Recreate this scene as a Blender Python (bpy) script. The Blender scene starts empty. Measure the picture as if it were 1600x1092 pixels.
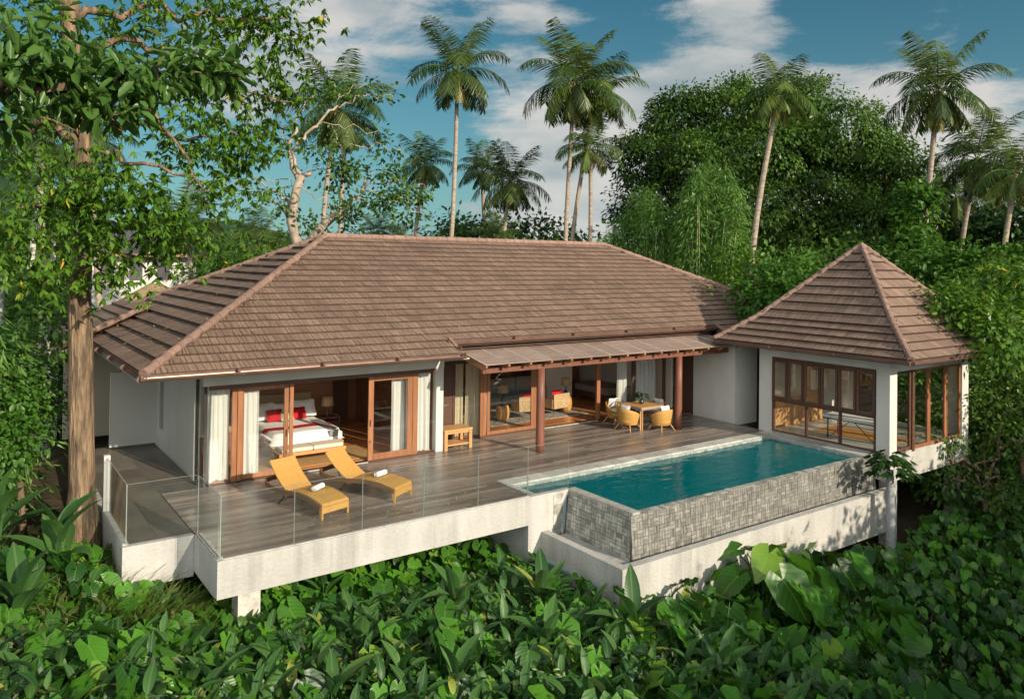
import bpy, math, random
import numpy as np
from mathutils import Vector, Matrix
R = math.radians
scene = bpy.context.scene
C = scene.collection
rng = np.random.default_rng(7)
random.seed(7)

# ------------------------------------------------------------------ camera
YAW, PITCH, ROLL, FPX, CY = R(35.55), R(-.819), R(.752), 1212.3, 391.1
CAM = np.array([-3.86, -14.27, 5.4])
def cam_axes():
    cy, sy = math.cos(YAW), math.sin(YAW)
    f = np.array([sy*math.cos(PITCH), cy*math.cos(PITCH), -math.sin(PITCH)])
    r = np.array([cy, -sy, 0.]); u = np.cross(r, f)
    c, s = math.cos(ROLL), math.sin(ROLL)
    return f, c*r+s*u, -s*r+c*u
CF, CR, CU = cam_axes()
cd = bpy.data.cameras.new('camera'); cam = bpy.data.objects.new('camera', cd); C.objects.link(cam)
cd.sensor_fit = 'HORIZONTAL'; cd.sensor_width = 36; cd.lens = FPX/1600*36
cd.shift_y = -(546-CY)/1600; cd.clip_start = .1; cd.clip_end = 6000
m = Matrix.Identity(4)
for i in range(3):
    m[i][0] = CR[i]; m[i][1] = CU[i]; m[i][2] = -CF[i]; m[i][3] = CAM[i]
cam.matrix_world = m
scene.camera = cam
def at(px, py, d):
    """point on the ground plan at distance d in the direction of a pixel of the photograph"""
    r = CF+CR*(px-800)/FPX+CU*(CY-py)/FPX
    r = r/math.hypot(r[0], r[1]); return CAM+r*d

# ------------------------------------------------------------------ world, sun
SUN_EL, SUN_AZ = R(21.5), math.atan2(.225, -.974)       # azimuth from +Y towards +X
sun_dir = Vector((math.sin(SUN_AZ)*math.cos(SUN_EL), math.cos(SUN_AZ)*math.cos(SUN_EL), math.sin(SUN_EL)))
w = bpy.data.worlds.new('World'); scene.world = w; w.use_nodes = True
nt = w.node_tree; N = nt.nodes; L = nt.links; N.clear()
def nn(t, **k):
    n = N.new(t)
    for a, b in k.items(): setattr(n, a, b)
    return n
def vmath(op, a, b=None):
    n = nn('ShaderNodeVectorMath', operation=op)
    for i, x in enumerate((a, b)):
        if x is None: continue
        if isinstance(x, (tuple, list)): n.inputs[i].default_value = x
        else: L.new(x, n.inputs[i])
    return n.outputs[0] if op != 'DOT_PRODUCT' and op != 'DISTANCE' else n.outputs['Value']
def fmath(op, a, b=0., c=None, clamp=False):
    n = nn('ShaderNodeMath', operation=op); n.use_clamp = bool(clamp)
    for i, x in enumerate((a, b, c)):
        if x is None: continue
        if isinstance(x, (int, float)): n.inputs[i].default_value = x
        else: L.new(x, n.inputs[i])
    return n.outputs[0]
sky = nn('ShaderNodeTexSky', sky_type='NISHITA', sun_disc=False, sun_elevation=SUN_EL, sun_rotation=SUN_AZ, air_density=1.0, dust_density=.6, ozone_density=2.2)
tc = nn('ShaderNodeTexCoord')
vdir = vmath('NORMALIZE', tc.outputs['Generated'])
# clouds: noise on the sky dome, gathered round a few cloud banks
mp = nn('ShaderNodeMapping'); mp.inputs['Scale'].default_value = (1.0, 1.0, 2.8); L.new(vdir, mp.inputs[0])
n1 = nn('ShaderNodeTexNoise'); n1.inputs['Scale'].default_value = 4.4; n1.inputs['Detail'].default_value = 10; n1.inputs['Roughness'].default_value = .66; n1.inputs['Distortion'].default_value = .25
L.new(mp.outputs[0], n1.inputs['Vector'])
def bank(px, py, sharp, amp):
    r = CF+CR*(px-800)/FPX+CU*(CY-py)/FPX; r = r/np.linalg.norm(r)
    d = fmath('SUBTRACT', 1., vmath('DOT_PRODUCT', vdir, tuple(r)))
    e = fmath('POWER', 2.718, fmath('MULTIPLY', d, -sharp))
    return fmath('MULTIPLY', e, amp)
acc = None
for px, py, s, a in ((620, 40, 110, .17), (470, 110, 160, .12), (870, 180, 160, .14), (1150, -20, 500, .20), (960, 60, 200, -.10), (1230, 60, 300, -.08), (1060, 170, 140, .15), (1250, 180, 130, .22), (760, 320, 90, .06), (930, 300, 110, .15), (1570, 240, 110, .24), (1420, 200, 190, .16), (820, 20, 300, .12), (1450, 130, 300, .05),
                     (1340, 70, 220, -.20), (1560, 40, 200, -.16), (740, 60, 400, -.10), (690, 220, 260, -.12), (540, 240, 200, -.10)):
    b = bank(px, py, s, a); acc = b if acc is None else fmath('ADD', acc, b)
mp3 = nn('ShaderNodeMapping'); mp3.inputs['Scale'].default_value = (1.0, 1.3, 9); mp3.inputs['Rotation'].default_value = (.06, -.08, 0); L.new(vdir, mp3.inputs[0])
n3 = nn('ShaderNodeTexNoise'); n3.inputs['Scale'].default_value = 3.2; n3.inputs['Detail'].default_value = 8; L.new(mp3.outputs[0], n3.inputs['Vector'])
dens = fmath('ADD', fmath('ADD', fmath('MULTIPLY', n1.outputs['Fac'], .68), fmath('MULTIPLY', n3.outputs['Fac'], .32)), acc)
# unseen cloud added behind the camera as neutral fill light
back = fmath('MULTIPLY', fmath('SUBTRACT', -.15, vmath('DOT_PRODUCT', vdir, (math.sin(YAW), math.cos(YAW), 0))), .6, clamp=True)
dens = fmath('ADD', dens, back)
ramp = nn('ShaderNodeMapRange', interpolation_type='SMOOTHSTEP'); L.new(dens, ramp.inputs['Value'])
ramp.inputs['From Min'].default_value = .545; ramp.inputs['From Max'].default_value = .71
n2 = nn('ShaderNodeTexNoise'); n2.inputs['Scale'].default_value = 6; n2.inputs['Detail'].default_value = 6; L.new(mp.outputs[0], n2.inputs['Vector'])
crmp = nn('ShaderNodeValToRGB'); L.new(n2.outputs['Fac'], crmp.inputs[0])
crmp.color_ramp.elements[0].position = .32; crmp.color_ramp.elements[0].color = (1.0, 1.25, 1.35, 1)
crmp.color_ramp.elements[1].position = .62; crmp.color_ramp.elements[1].color = (2.35, 2.25, 2.12, 1)
# colour of clear sky: Nishita, graded slightly towards teal like the photograph
grade = nn('ShaderNodeMix', data_type='RGBA', blend_type='MULTIPLY'); grade.inputs['Factor'].default_value = 1
L.new(sky.outputs[0], grade.inputs[6]); grade.inputs[7].default_value = (.080, .222, .218, 1)
mix = nn('ShaderNodeMix', data_type='RGBA'); L.new(fmath('MULTIPLY', ramp.outputs[0], .88), mix.inputs['Factor'])
cb = nn('ShaderNodeMix', data_type='RGBA', blend_type='MULTIPLY'); cb.inputs['Factor'].default_value = 1; gain = fmath('ADD', 1., fmath('MULTIPLY', back, 6.5))   # added rear clouds brightened to strengthen the fill
cg = nn('ShaderNodeCombineColor'); [L.new(gain, cg.inputs[i]) for i in range(3)]
L.new(crmp.outputs[0], cb.inputs[6]); L.new(cg.outputs[0], cb.inputs[7])
# paler, moister air towards the horizon
sz = nn('ShaderNodeSeparateXYZ'); L.new(vdir, sz.inputs[0]); hz = fmath('POWER', fmath('SUBTRACT', 1., fmath('ABSOLUTE', sz.outputs[2]), clamp=True), 7.)
pale = nn('ShaderNodeMix', data_type='RGBA'); L.new(fmath('MULTIPLY', hz, .80), pale.inputs['Factor']); L.new(grade.outputs[2], pale.inputs[6]); pale.inputs[7].default_value = (1.15, 1.65, 1.78, 1)
L.new(pale.outputs[2], mix.inputs[6]); L.new(cb.outputs[2], mix.inputs[7])
bg = nn('ShaderNodeBackground'); bg.inputs['Strength'].default_value = .15; L.new(mix.outputs[2], bg.inputs[0])
wo = nn('ShaderNodeOutputWorld'); L.new(bg.outputs[0], wo.inputs[0])
sd = bpy.data.lights.new('sun', 'SUN'); sd.energy = 2.85; sd.angle = R(.6); sd.color = (1, .87, .69)
so = bpy.data.objects.new('sun', sd); C.objects.link(so); so.rotation_euler = sun_dir.to_track_quat('Z', 'Y').to_euler()
scene.view_settings.view_transform = 'Standard'; scene.view_settings.look = 'None'
scene.view_settings.exposure = 1.05; scene.view_settings.gamma = 1
scene.cycles.max_bounces = 8; scene.cycles.transparent_max_bounces = 14; scene.cycles.diffuse_bounces = 6
scene.cycles.glossy_bounces = 4; scene.cycles.caustics_reflective = False; scene.cycles.caustics_refractive = False
scene.cycles.sample_clamp_indirect = 4
scene.cycles.use_denoising = True

# ------------------------------------------------------------------ materials
MATS = {}
def material(name, col, col2=None, rough=.7, scale=(6, 6, 6), spec=.3, bump=0., bscale=None, rnd=0., metal=0., coords='Object', detail=6, contrast=(.3, .7), sheen=0., transl=0., extra=None):
    """procedural surface: two colours mixed by noise, value varied by the mesh's per-piece attribute 'rnd'"""
    mt = bpy.data.materials.new(name); mt.use_nodes = True; t = mt.node_tree; n = t.nodes; l = t.links; n.clear()
    out = n.new('ShaderNodeOutputMaterial'); p = n.new('ShaderNodeBsdfPrincipled'); l.new(p.outputs[0], out.inputs[0])
    p.inputs['Roughness'].default_value = rough; p.inputs['Specular IOR Level'].default_value = spec; p.inputs['Metallic'].default_value = metal
    tcn = n.new('ShaderNodeTexCoord'); mpn = n.new('ShaderNodeMapping'); mpn.inputs['Scale'].default_value = scale
    l.new(tcn.outputs[coords], mpn.inputs[0])
    no = n.new('ShaderNodeTexNoise'); no.inputs['Scale'].default_value = 1; no.inputs['Detail'].default_value = detail; no.inputs['Roughness'].default_value = .6
    l.new(mpn.outputs[0], no.inputs['Vector'])
    mr = n.new('ShaderNodeMapRange'); l.new(no.outputs['Fac'], mr.inputs[0]); mr.inputs['From Min'].default_value = contrast[0]; mr.inputs['From Max'].default_value = contrast[1]
    mx = n.new('ShaderNodeMix'); mx.data_type = 'RGBA'; l.new(mr.outputs[0], mx.inputs['Factor'])
    mx.inputs[6].default_value = (*col, 1); mx.inputs[7].default_value = (*(col2 or col), 1)
    cout = mx.outputs[2]
    if rnd:
        a = n.new('ShaderNodeAttribute'); a.attribute_name = 'rnd'
        hs = n.new('ShaderNodeHueSaturation'); m2 = n.new('ShaderNodeMapRange'); l.new(a.outputs['Fac'], m2.inputs[0])
        m2.inputs['To Min'].default_value = 1-rnd; m2.inputs['To Max'].default_value = 1+rnd
        l.new(m2.outputs[0], hs.inputs['Value']); l.new(cout, hs.inputs['Color']); cout = hs.outputs[0]
    l.new(cout, p.inputs['Base Color'])
    if bump:
        b = n.new('ShaderNodeBump'); b.inputs['Strength'].default_value = min(1, bump); b.inputs['Distance'].default_value = .02
        nb = n.new('ShaderNodeTexNoise'); nb.inputs['Detail'].default_value = 8
        mb_ = n.new('ShaderNodeMapping'); mb_.inputs['Scale'].default_value = bscale or scale; l.new(tcn.outputs[coords], mb_.inputs[0]); l.new(mb_.outputs[0], nb.inputs['Vector']); nb.inputs['Scale'].default_value = 1
        l.new(nb.outputs['Fac'], b.inputs['Height']); l.new(b.outputs[0], p.inputs['Normal'])
    if transl:
        tr = n.new('ShaderNodeBsdfTranslucent'); ms = n.new('ShaderNodeMixShader'); ms.inputs[0].default_value = transl
        l.new(cout, tr.inputs[0]); l.new(p.outputs[0], ms.inputs[1]); l.new(tr.outputs[0], ms.inputs[2]); l.new(ms.outputs[0], out.inputs[0])
    if extra: extra(mt, n, l, p, cout, tcn)
    MATS[name] = mt; return mt
def leafmat(name, c1, c2, c3=None, rough=.42, transl=.3, spec=.35, veins=0):
    """leaf green: hue chosen per leaf by attribute 'rnd', c3 is the rare odd leaf"""
    mt = bpy.data.materials.new(name); mt.use_nodes = True; t = mt.node_tree; n = t.nodes; l = t.links; n.clear()
    out = n.new('ShaderNodeOutputMaterial'); p = n.new('ShaderNodeBsdfPrincipled')
    p.inputs['Roughness'].default_value = rough; p.inputs['Specular IOR Level'].default_value = spec
    a = n.new('ShaderNodeAttribute'); a.attribute_name = 'rnd'
    cr = n.new('ShaderNodeValToRGB'); l.new(a.outputs['Fac'], cr.inputs[0])
    cr.color_ramp.elements[0].color = (*c1, 1); cr.color_ramp.elements[1].color = (*c2, 1); cr.color_ramp.elements[1].position = .93
    if c3:
        e = cr.color_ramp.elements.new(.975); e.color = (*c3, 1)
    if veins:
        # midrib and side veins from the leaf's own coordinates
        tcn = n.new('ShaderNodeTexCoord'); sp = n.new('ShaderNodeSeparateXYZ'); l.new(tcn.outputs['UV'], sp.inputs[0])
        def M(op, a_, b_=0.):
            q = n.new('ShaderNodeMath'); q.operation = op
            for i_, v_ in enumerate((a_, b_)):
                if isinstance(v_, (int, float)): q.inputs[i_].default_value = v_
                else: l.new(v_, q.inputs[i_])
            return q.outputs[0]
        ay = M('ABSOLUTE', sp.outputs[1]); ph = M('MULTIPLY', M('SUBTRACT', sp.outputs[0], M('MULTIPLY', ay, .75)), veins)
        saw = M('ABSOLUTE', M('SUBTRACT', M('FRACT', ph), .5)); line = M('GREATER_THAN', saw, .43); mid = M('LESS_THAN', ay, .018); both = M('MAXIMUM', M('MULTIPLY', line, .35), mid)
        bp = n.new('ShaderNodeBump'); bp.inputs['Strength'].default_value = .35; bp.inputs['Distance'].default_value = .012; l.new(M('MULTIPLY', saw, 1.), bp.inputs['Height']); l.new(bp.outputs[0], p.inputs['Normal'])
        vm = n.new('ShaderNodeMix'); vm.data_type = 'RGBA'; l.new(M('MULTIPLY', both, .45), vm.inputs['Factor']); l.new(cr.outputs[0], vm.inputs[6]); vm.inputs[7].default_value = (c2[0]*2.2, c2[1]*1.5, c2[2]*2.5, 1)
        class _O: outputs = [vm.outputs[2]]
        cr = _O
    l.new(cr.outputs[0], p.inputs['Base Color'])
    tr = n.new('ShaderNodeBsdfTranslucent'); hs = n.new('ShaderNodeHueSaturation'); hs.inputs['Value'].default_value = 1.5; hs.inputs['Hue'].default_value = .485
    l.new(cr.outputs[0], hs.inputs['Color']); l.new(hs.outputs[0], tr.inputs[0])
    ms = n.new('ShaderNodeMixShader'); ms.inputs[0].default_value = transl
    l.new(p.outputs[0], ms.inputs[1]); l.new(tr.outputs[0], ms.inputs[2]); l.new(ms.outputs[0], out.inputs[0])
    MATS[name] = mt; return mt

material('white_wall', (.62, .60, .55), (.50, .49, .45), .85, (1.2, 1.2, .5), .2, .25, (30, 30, 30))
def drips(mt, n, l, p, cout, tcn):
    mp_ = n.new('ShaderNodeMapping'); mp_.inputs['Scale'].default_value = (5.5, 5.5, .22); l.new(tcn.outputs['Object'], mp_.inputs[0])
    no = n.new('ShaderNodeTexNoise'); no.inputs['Scale'].default_value = 1; no.inputs['Detail'].default_value = 5; l.new(mp_.outputs[0], no.inputs['Vector'])
    n2_ = n.new('ShaderNodeTexNoise'); n2_.inputs['Scale'].default_value = .8; n2_.inputs['Detail'].default_value = 6; l.new(tcn.outputs['Object'], n2_.inputs['Vector'])
    ml = n.new('ShaderNodeMath'); ml.operation = 'MULTIPLY'; l.new(no.outputs['Fac'], ml.inputs[0]); l.new(n2_.outputs['Fac'], ml.inputs[1])
    mr = n.new('ShaderNodeMapRange'); l.new(ml.outputs[0], mr.inputs[0]); mr.inputs['From Min'].default_value = .26; mr.inputs['From Max'].default_value = .40; mr.inputs['To Max'].default_value = .30
    mx = n.new('ShaderNodeMix'); mx.data_type = 'RGBA'; l.new(mr.outputs[0], mx.inputs['Factor']); l.new(cout, mx.inputs[6]); mx.inputs[7].default_value = (.16, .155, .13, 1); l.new(mx.outputs[2], p.inputs['Base Color'])
material('concrete', (.47, .455, .425), (.34, .33, .305), .85, (1.5, 1.5, .45), .25, 1., (14, 14, 14), contrast=(.38, .72), extra=drips)
material('side_wall', (.62, .61, .56), (.55, .55, .51), .55, (1, 1, .6), .5, .15, (12, 12, 12))
material('soffit', (.45, .41, .33), (.40, .36, .29), .8, (2, 2, 2))
material('room_ceiling', (.78, .75, .70), (.74, .71, .66), .8, (2, 2, 2))
material('dark_wood', (.12, .06, .036), (.07, .036, .024), .45, (1, 12, 12), .4, rnd=.2)
material('frame_wood', (.34, .145, .064), (.22, .088, .038), .42, (9, 9, 1.2), .45, rnd=.15)
material('post_wood', (.22, .085, .05), (.13, .052, .034), .5, (10, 10, 1), .4, .3, (30, 30, 2))
material('teak', (.56, .31, .13), (.44, .23, .09), .5, (12, 2, 12), .35, rnd=.1)
material('room_wood', (.26, .115, .058), (.18, .08, .042), .45, (2, 2, 9), .4)
material('room_wall', (.72, .66, .58), (.66, .61, .54), .8, (2, 2, 2))
material('room_floor', (.50, .205, .078), (.36, .14, .05), .22, (1, 9, 1), .5, rnd=.15)
material('wet_boards', (.29, .24, .205), (.10, .082, .070), .21, (1.3, 42, 8), .7, .35, (3, 60, 10), rnd=.42, contrast=(.34, .66))
material('terrace_tile', (.17, .145, .12), (.10, .085, .07), .38, (.9, .7, 1), .5, .2, (14, 14, 14), rnd=.2, contrast=(.35, .65))
material('roof_tile', (.295, .197, .147), (.19, .127, .094), .70, (1.6, 1.0, 1), .3, rnd=.13, coords='UV')
material('ridge_tile', (.31, .20, .155), (.21, .135, .105), .7, (7, 7, 7), .3, .4, (30, 30, 30), rnd=.12)
material('gutter', (.22, .13, .10), (.13, .08, .06), .3, (3, 3, 8), .6, metal=.35)
material('stone_tile', (.44, .43, .375), (.24, .235, .205), .7, (7, 7, 4), .35, .9, (24, 24, 24), rnd=.32, contrast=(.30, .66))
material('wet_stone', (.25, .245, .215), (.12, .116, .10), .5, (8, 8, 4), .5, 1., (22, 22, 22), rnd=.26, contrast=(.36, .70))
material('pale_floor', (.52, .47, .40), (.42, .38, .33), .3, (2, 2, 2), .5)
material('stone_coping', (.52, .50, .45), (.30, .29, .26), .6, (6, 6, 6), .35, .6, (25, 25, 25), rnd=.18, contrast=(.35, .75))
material('grout', (.11, .105, .095), (.07, .065, .06), .9, (5, 5, 3))
material('basin', (.30, .42, .40), (.22, .33, .32), .6, (5, 5, 5), rnd=.15)
material('wicker', (.58, .32, .085), (.44, .23, .055), .55, (30, 30, 30), .35, .5, (160, 160, 160), rnd=.06)
material('rattan_light', (.52, .38, .2), (.34, .23, .12), .6, (18, 18, 18), .3, .8, (60, 60, 60), contrast=(.42, .58))
material('dark_wicker', (.17, .09, .04), (.10, .055, .025), .5, (30, 30, 30), .4, .6, (120, 120, 120))
material('barrel_gold', (.62, .33, .08), (.50, .25, .055), .35, (3, 3, 20), .5)
material('cushion', (.66, .64, .60), (.58, .56, .52), .9, (5, 5, 5), .1)
material('cushion_cream', (.70, .62, .48), (.62, .55, .42), .9, (5, 5, 5), .1)
material('linen', (.80, .79, .76), (.72, .71, .69), .9, (3, 3, 3), .1)
material('red_cloth', (.50, .02, .03), (.38, .014, .022), .85, (6, 6, 6), .15)
material('grey_cloth', (.22, .21, .20), (.28, .27, .26), .9, (6, 6, 6), .1)
material('green_print', (.50, .56, .36), (.30, .42, .22), .9, (14, 14, 14), .1, contrast=(.45, .55))
material('sofa_cloth', (.33, .27, .25), (.28, .23, .21), .9, (6, 6, 6), .1)
material('headboard_cloth', (.36, .27, .15), (.32, .24, .13), .85, (8, 8, 8), .1)
material('curtain_white', (.88, .87, .83), (.84, .83, .79), .9, (6, 6, 1), .1, transl=.25)
material('curtain_cream', (.76, .67, .48), (.70, .61, .43), .9, (6, 6, 1), .1, transl=.25)
material('shade_cloth', (.70, .54, .32), (.64, .48, .28), .9, (9, 9, 9), .1, transl=.4)
material('dark_metal', (.05, .045, .04), (.04, .035, .03), .35, (5, 5, 5), .5, metal=.6)
material('steel', (.6, .6, .6), (.5, .5, .5), .25, (5, 5, 5), .5, metal=.9)
material('black_glaze', (.02, .025, .02), (.04, .04, .035), .2, (6, 6, 6), .6)
material('rug', (.46, .41, .34), (.22, .20, .17), .95, (6, 14, 6), .1, contrast=(.42, .55))
material('tan_rug', (.46, .28, .12), (.36, .22, .10), .95, (12, 3, 6), .1)
material('orange_mat', (.52, .24, .05), (.40, .19, .05), .7, (3, 12, 6), .2)
material('glass_edge', (.33, .38, .35), (.28, .33, .30), .3, (4, 4, 4), .5)
material('panel_roof', (.38, .28, .23), (.26, .19, .155), .35, (1.6, 5, 2), .5, rnd=.10)
material('rafter_wood', (.40, .19, .09), (.28, .13, .06), .55, (9, 2, 9), .35, .3, rnd=.15)
material('bark', (.33, .225, .135), (.105, .075, .052), .9, (9, 9, 1.3), .15, 1.0, (20, 20, 3), contrast=(.34, .60), detail=10)
for _n in MATS['bark'].node_tree.nodes:
    if _n.type == 'BUMP': _n.inputs['Distance'].default_value = .09
material('pale_bark', (.42, .34, .26), (.25, .20, .155), .8, (5, 5, 3), .2, .5, (20, 20, 8), contrast=(.35, .65))
material('white_bark', (.60, .58, .50), (.22, .22, .18), .85, (10, 10, 14), .2, .5, contrast=(.42, .58))
material('palm_bark', (.42, .34, .26), (.24, .19, .15), .85, (3, 3, 14), .2, .6, (4, 4, 26), contrast=(.35, .65))
material('bamboo_cane', (.30, .36, .14), (.42, .40, .18), .5, (2, 2, 6), .4)
material('grey_trunk', (.30, .31, .31), (.20, .21, .21), .8, (4, 4, 14), .2, .5, (8, 8, 22))
material('soil', (.075, .055, .032), (.035, .032, .018), .95, (1.2, 1.2, 1.2), .1, 1., (5, 5, 5), contrast=(.35, .65))
material('far_green', (.050, .085, .040), (.022, .050, .024), .95, (.03, .03, .03), .1, contrast=(.4, .6), detail=12)
material('slate_roof', (.10, .10, .105), (.06, .06, .065), .8, (2, 2, 2), .2, rnd=.15)
material('thatch', (.42, .32, .17), (.24, .18, .10), .95, (2, 2, 9), .1, .8, (6, 6, 30))
material('coconut', (.20, .24, .05), (.26, .17, .05), .5, (5, 5, 5), .4)
material('dead_frond', (.50, .36, .18), (.26, .18, .09), .9, (5, 5, 5), .1)
leafmat('leaf_tree', (.030, .085, .010), (.125, .25, .024), (.60, .42, .04))
leafmat('leaf_near', (.045, .115, .020), (.10, .20, .04), (.30, .36, .10), rough=.35)
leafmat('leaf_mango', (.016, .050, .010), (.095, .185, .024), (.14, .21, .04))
leafmat('leaf_bamboo', (.060, .15, .028), (.17, .31, .06), None)
leafmat('leaf_palm', (.022, .058, .014), (.130, .180, .034), (.30, .25, .07), rough=.38)
leafmat('leaf_palm_young', (.024, .066, .015), (.150, .21, .038), (.28, .27, .07), rough=.38)
leafmat('leaf_taro', (.012, .052, .010), (.085, .25, .018), (.15, .27, .03), rough=.38, transl=.25, spec=.4, veins=7)
leafmat('leaf_banana', (.020, .070, .018), (.075, .175, .040), (.34, .36, .06), rough=.38, transl=.28, spec=.4, veins=16)
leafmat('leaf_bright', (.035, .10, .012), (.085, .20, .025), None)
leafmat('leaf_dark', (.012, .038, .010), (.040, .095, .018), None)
leafmat('leaf_grass', (.06, .13, .02), (.16, .24, .04), (.40, .34, .12))
leafmat('leaf_dry', (.055, .08, .022), (.10, .13, .04), (.2, .14, .05))

# roof shakes: fine grooves down the slope, staggered per tile
def shake(mt, n, l, p, cout, tcn):
    uv = n.new('ShaderNodeUVMap')
    sp = n.new('ShaderNodeSeparateXYZ'); l.new(tcn.outputs['UV'], sp.inputs[0])
    mp_ = n.new('ShaderNodeMapping'); mp_.inputs['Scale'].default_value = (16, .5, 1); l.new(tcn.outputs['UV'], mp_.inputs[0])
    a = n.new('ShaderNodeAttribute'); a.attribute_name = 'rnd'
    ad = n.new('ShaderNodeVectorMath'); ad.operation = 'ADD'; l.new(mp_.outputs[0], ad.inputs[0]); l.new(a.outputs['Fac'], ad.inputs[1])
    vo = n.new('ShaderNodeTexVoronoi'); vo.voronoi_dimensions = '2D'; vo.inputs['Scale'].default_value = 1; vo.feature = 'DISTANCE_TO_EDGE'; l.new(ad.outputs[0], vo.inputs['Vector'])
    mr = n.new('ShaderNodeMapRange'); l.new(vo.outputs['Distance'], mr.inputs[0]); mr.inputs['From Max'].default_value = .12
    b = n.new('ShaderNodeBump'); b.inputs['Strength'].default_value = .6; b.inputs['Distance'].default_value = .01; l.new(mr.outputs[0], b.inputs['Height']); l.new(b.outputs[0], p.inputs['Normal'])
    dk = n.new('ShaderNodeMix'); dk.data_type = 'RGBA'; dk.blend_type = 'MULTIPLY'; dk.inputs['Factor'].default_value = 1
    m3 = n.new('ShaderNodeMapRange'); l.new(vo.outputs['Distance'], m3.inputs[0]); m3.inputs['From Max'].default_value = .07; m3.inputs['To Min'].default_value = .55
    l.new(cout, dk.inputs[6]); l.new(m3.outputs[0], dk.inputs[7]); 
    # lichen and dirt stains
    no = n.new('ShaderNodeTexNoise'); no.inputs['Scale'].default_value = .55; no.inputs['Detail'].default_value = 9; no.inputs['Roughness'].default_value = .7; l.new(tcn.outputs['UV'], no.inputs['Vector'])
    m4 = n.new('ShaderNodeMapRange'); l.new(no.outputs['Fac'], m4.inputs[0]); m4.inputs['From Min'].default_value = .5; m4.inputs['From Max'].default_value = .75
    st = n.new('ShaderNodeMix'); st.data_type = 'RGBA'; l.new(m4.outputs[0], st.inputs['Factor']); l.new(dk.outputs[2], st.inputs[6]); st.inputs[7].default_value = (.12, .085, .066, 1)
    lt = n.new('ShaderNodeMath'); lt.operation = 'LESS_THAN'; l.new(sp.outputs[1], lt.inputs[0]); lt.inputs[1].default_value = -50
    bt = n.new('ShaderNodeMix'); bt.data_type = 'RGBA'; l.new(lt.outputs[0], bt.inputs['Factor']); l.new(st.outputs[2], bt.inputs[6]); bt.inputs[7].default_value = (.085, .056, .044, 1)   # butt ends coloured dark to draw a shade line under each row
    l.new(bt.outputs[2], p.inputs['Base Color'])
mt = MATS['roof_tile']; _n = mt.node_tree.nodes; _p = [x for x in _n if x.type == 'BSDF_PRINCIPLED'][0]
shake(mt, _n, mt.node_tree.links, _p, _p.inputs['Base Color'].links[0].from_socket, [x for x in _n if x.type == 'TEX_COORD'][0])

def glass_mat(name, tint, refl=1.5, rough=.0, haze=.0):
    mt = bpy.data.materials.new(name); mt.use_nodes = True; t = mt.node_tree; n = t.nodes; l = t.links; n.clear()
    out = n.new('ShaderNodeOutputMaterial'); fr = n.new('ShaderNodeFresnel'); 
    ge = n.new('ShaderNodeNewGeometry'); sw = n.new('ShaderNodeMapRange'); sw.inputs['To Min'].default_value = refl; sw.inputs['To Max'].default_value = 1/refl
    l.new(ge.outputs['Backfacing'], sw.inputs[0]); l.new(sw.outputs[0], fr.inputs['IOR'])      # same reflectance on the way out of the thin pane
    g = n.new('ShaderNodeBsdfGlossy'); g.inputs['Roughness'].default_value = rough; g.inputs[0].default_value = (1, 1, 1, 1)
    tr = n.new('ShaderNodeBsdfTransparent'); tr.inputs[0].default_value = (*tint, 1)
    ms = n.new('ShaderNodeMixShader'); l.new(fr.outputs[0], ms.inputs[0]); l.new(tr.outputs[0], ms.inputs[1]); l.new(g.outputs[0], ms.inputs[2])
    if haze:
        d = n.new('ShaderNodeBsdfDiffuse'); d.inputs[0].default_value = (.6, .62, .58, 1); m2 = n.new('ShaderNodeMixShader'); m2.inputs[0].default_value = haze
        l.new(ms.outputs[0], m2.inputs[1]); l.new(d.outputs[0], m2.inputs[2]); l.new(m2.outputs[0], out.inputs[0])
    else: l.new(ms.outputs[0], out.inputs[0])
    MATS[name] = mt
glass_mat('glass', (.96, .975, .97), 1.35, 0, .008)
glass_mat('window_glass', (.95, .96, .95), 1.5, 0, .0)
# pool water: teal absorbing layer with a rippled glossy skin
mt = bpy.data.materials.new('pool_water'); mt.use_nodes = True; t = mt.node_tree; n = t.nodes; l = t.links; n.clear()
out = n.new('ShaderNodeOutputMaterial'); fr = n.new('ShaderNodeFresnel'); fr.inputs['IOR'].default_value = 1.33
g = n.new('ShaderNodeBsdfGlossy'); g.inputs['Roughness'].default_value = .02
tr = n.new('ShaderNodeBsdfTransparent'); tr.inputs[0].default_value = (.07, .70, .74, 1)
df = n.new('ShaderNodeBsdfDiffuse'); df.inputs[0].default_value = (.0, .30, .335, 1)
tcn = n.new('ShaderNodeTexCoord'); mpn = n.new('ShaderNodeMapping'); mpn.inputs['Scale'].default_value = (.8, 1.6, 1); l.new(tcn.outputs['Object'], mpn.inputs[0])
no = n.new('ShaderNodeTexNoise'); no.inputs['Scale'].default_value = 2.2; no.inputs['Detail'].default_value = 4; l.new(mpn.outputs[0], no.inputs['Vector'])
b = n.new('ShaderNodeBump'); b.inputs['Strength'].default_value = .8; b.inputs['Distance'].default_value = .035; l.new(no.outputs['Fac'], b.inputs['Height'])
l.new(b.outputs[0], g.inputs['Normal']); l.new(b.outputs[0], fr.inputs['Normal'])
m1 = n.new('ShaderNodeMixShader'); m1.inputs[0].default_value = .38; l.new(tr.outputs[0], m1.inputs[1]); l.new(df.outputs[0], m1.inputs[2])
m2 = n.new('ShaderNodeMixShader'); l.new(fr.outputs[0], m2.inputs[0]); l.new(m1.outputs[0], m2.inputs[1]); l.new(g.outputs[0], m2.inputs[2]); l.new(m2.outputs[0], out.inputs[0])
MATS['pool_water'] = mt

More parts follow.
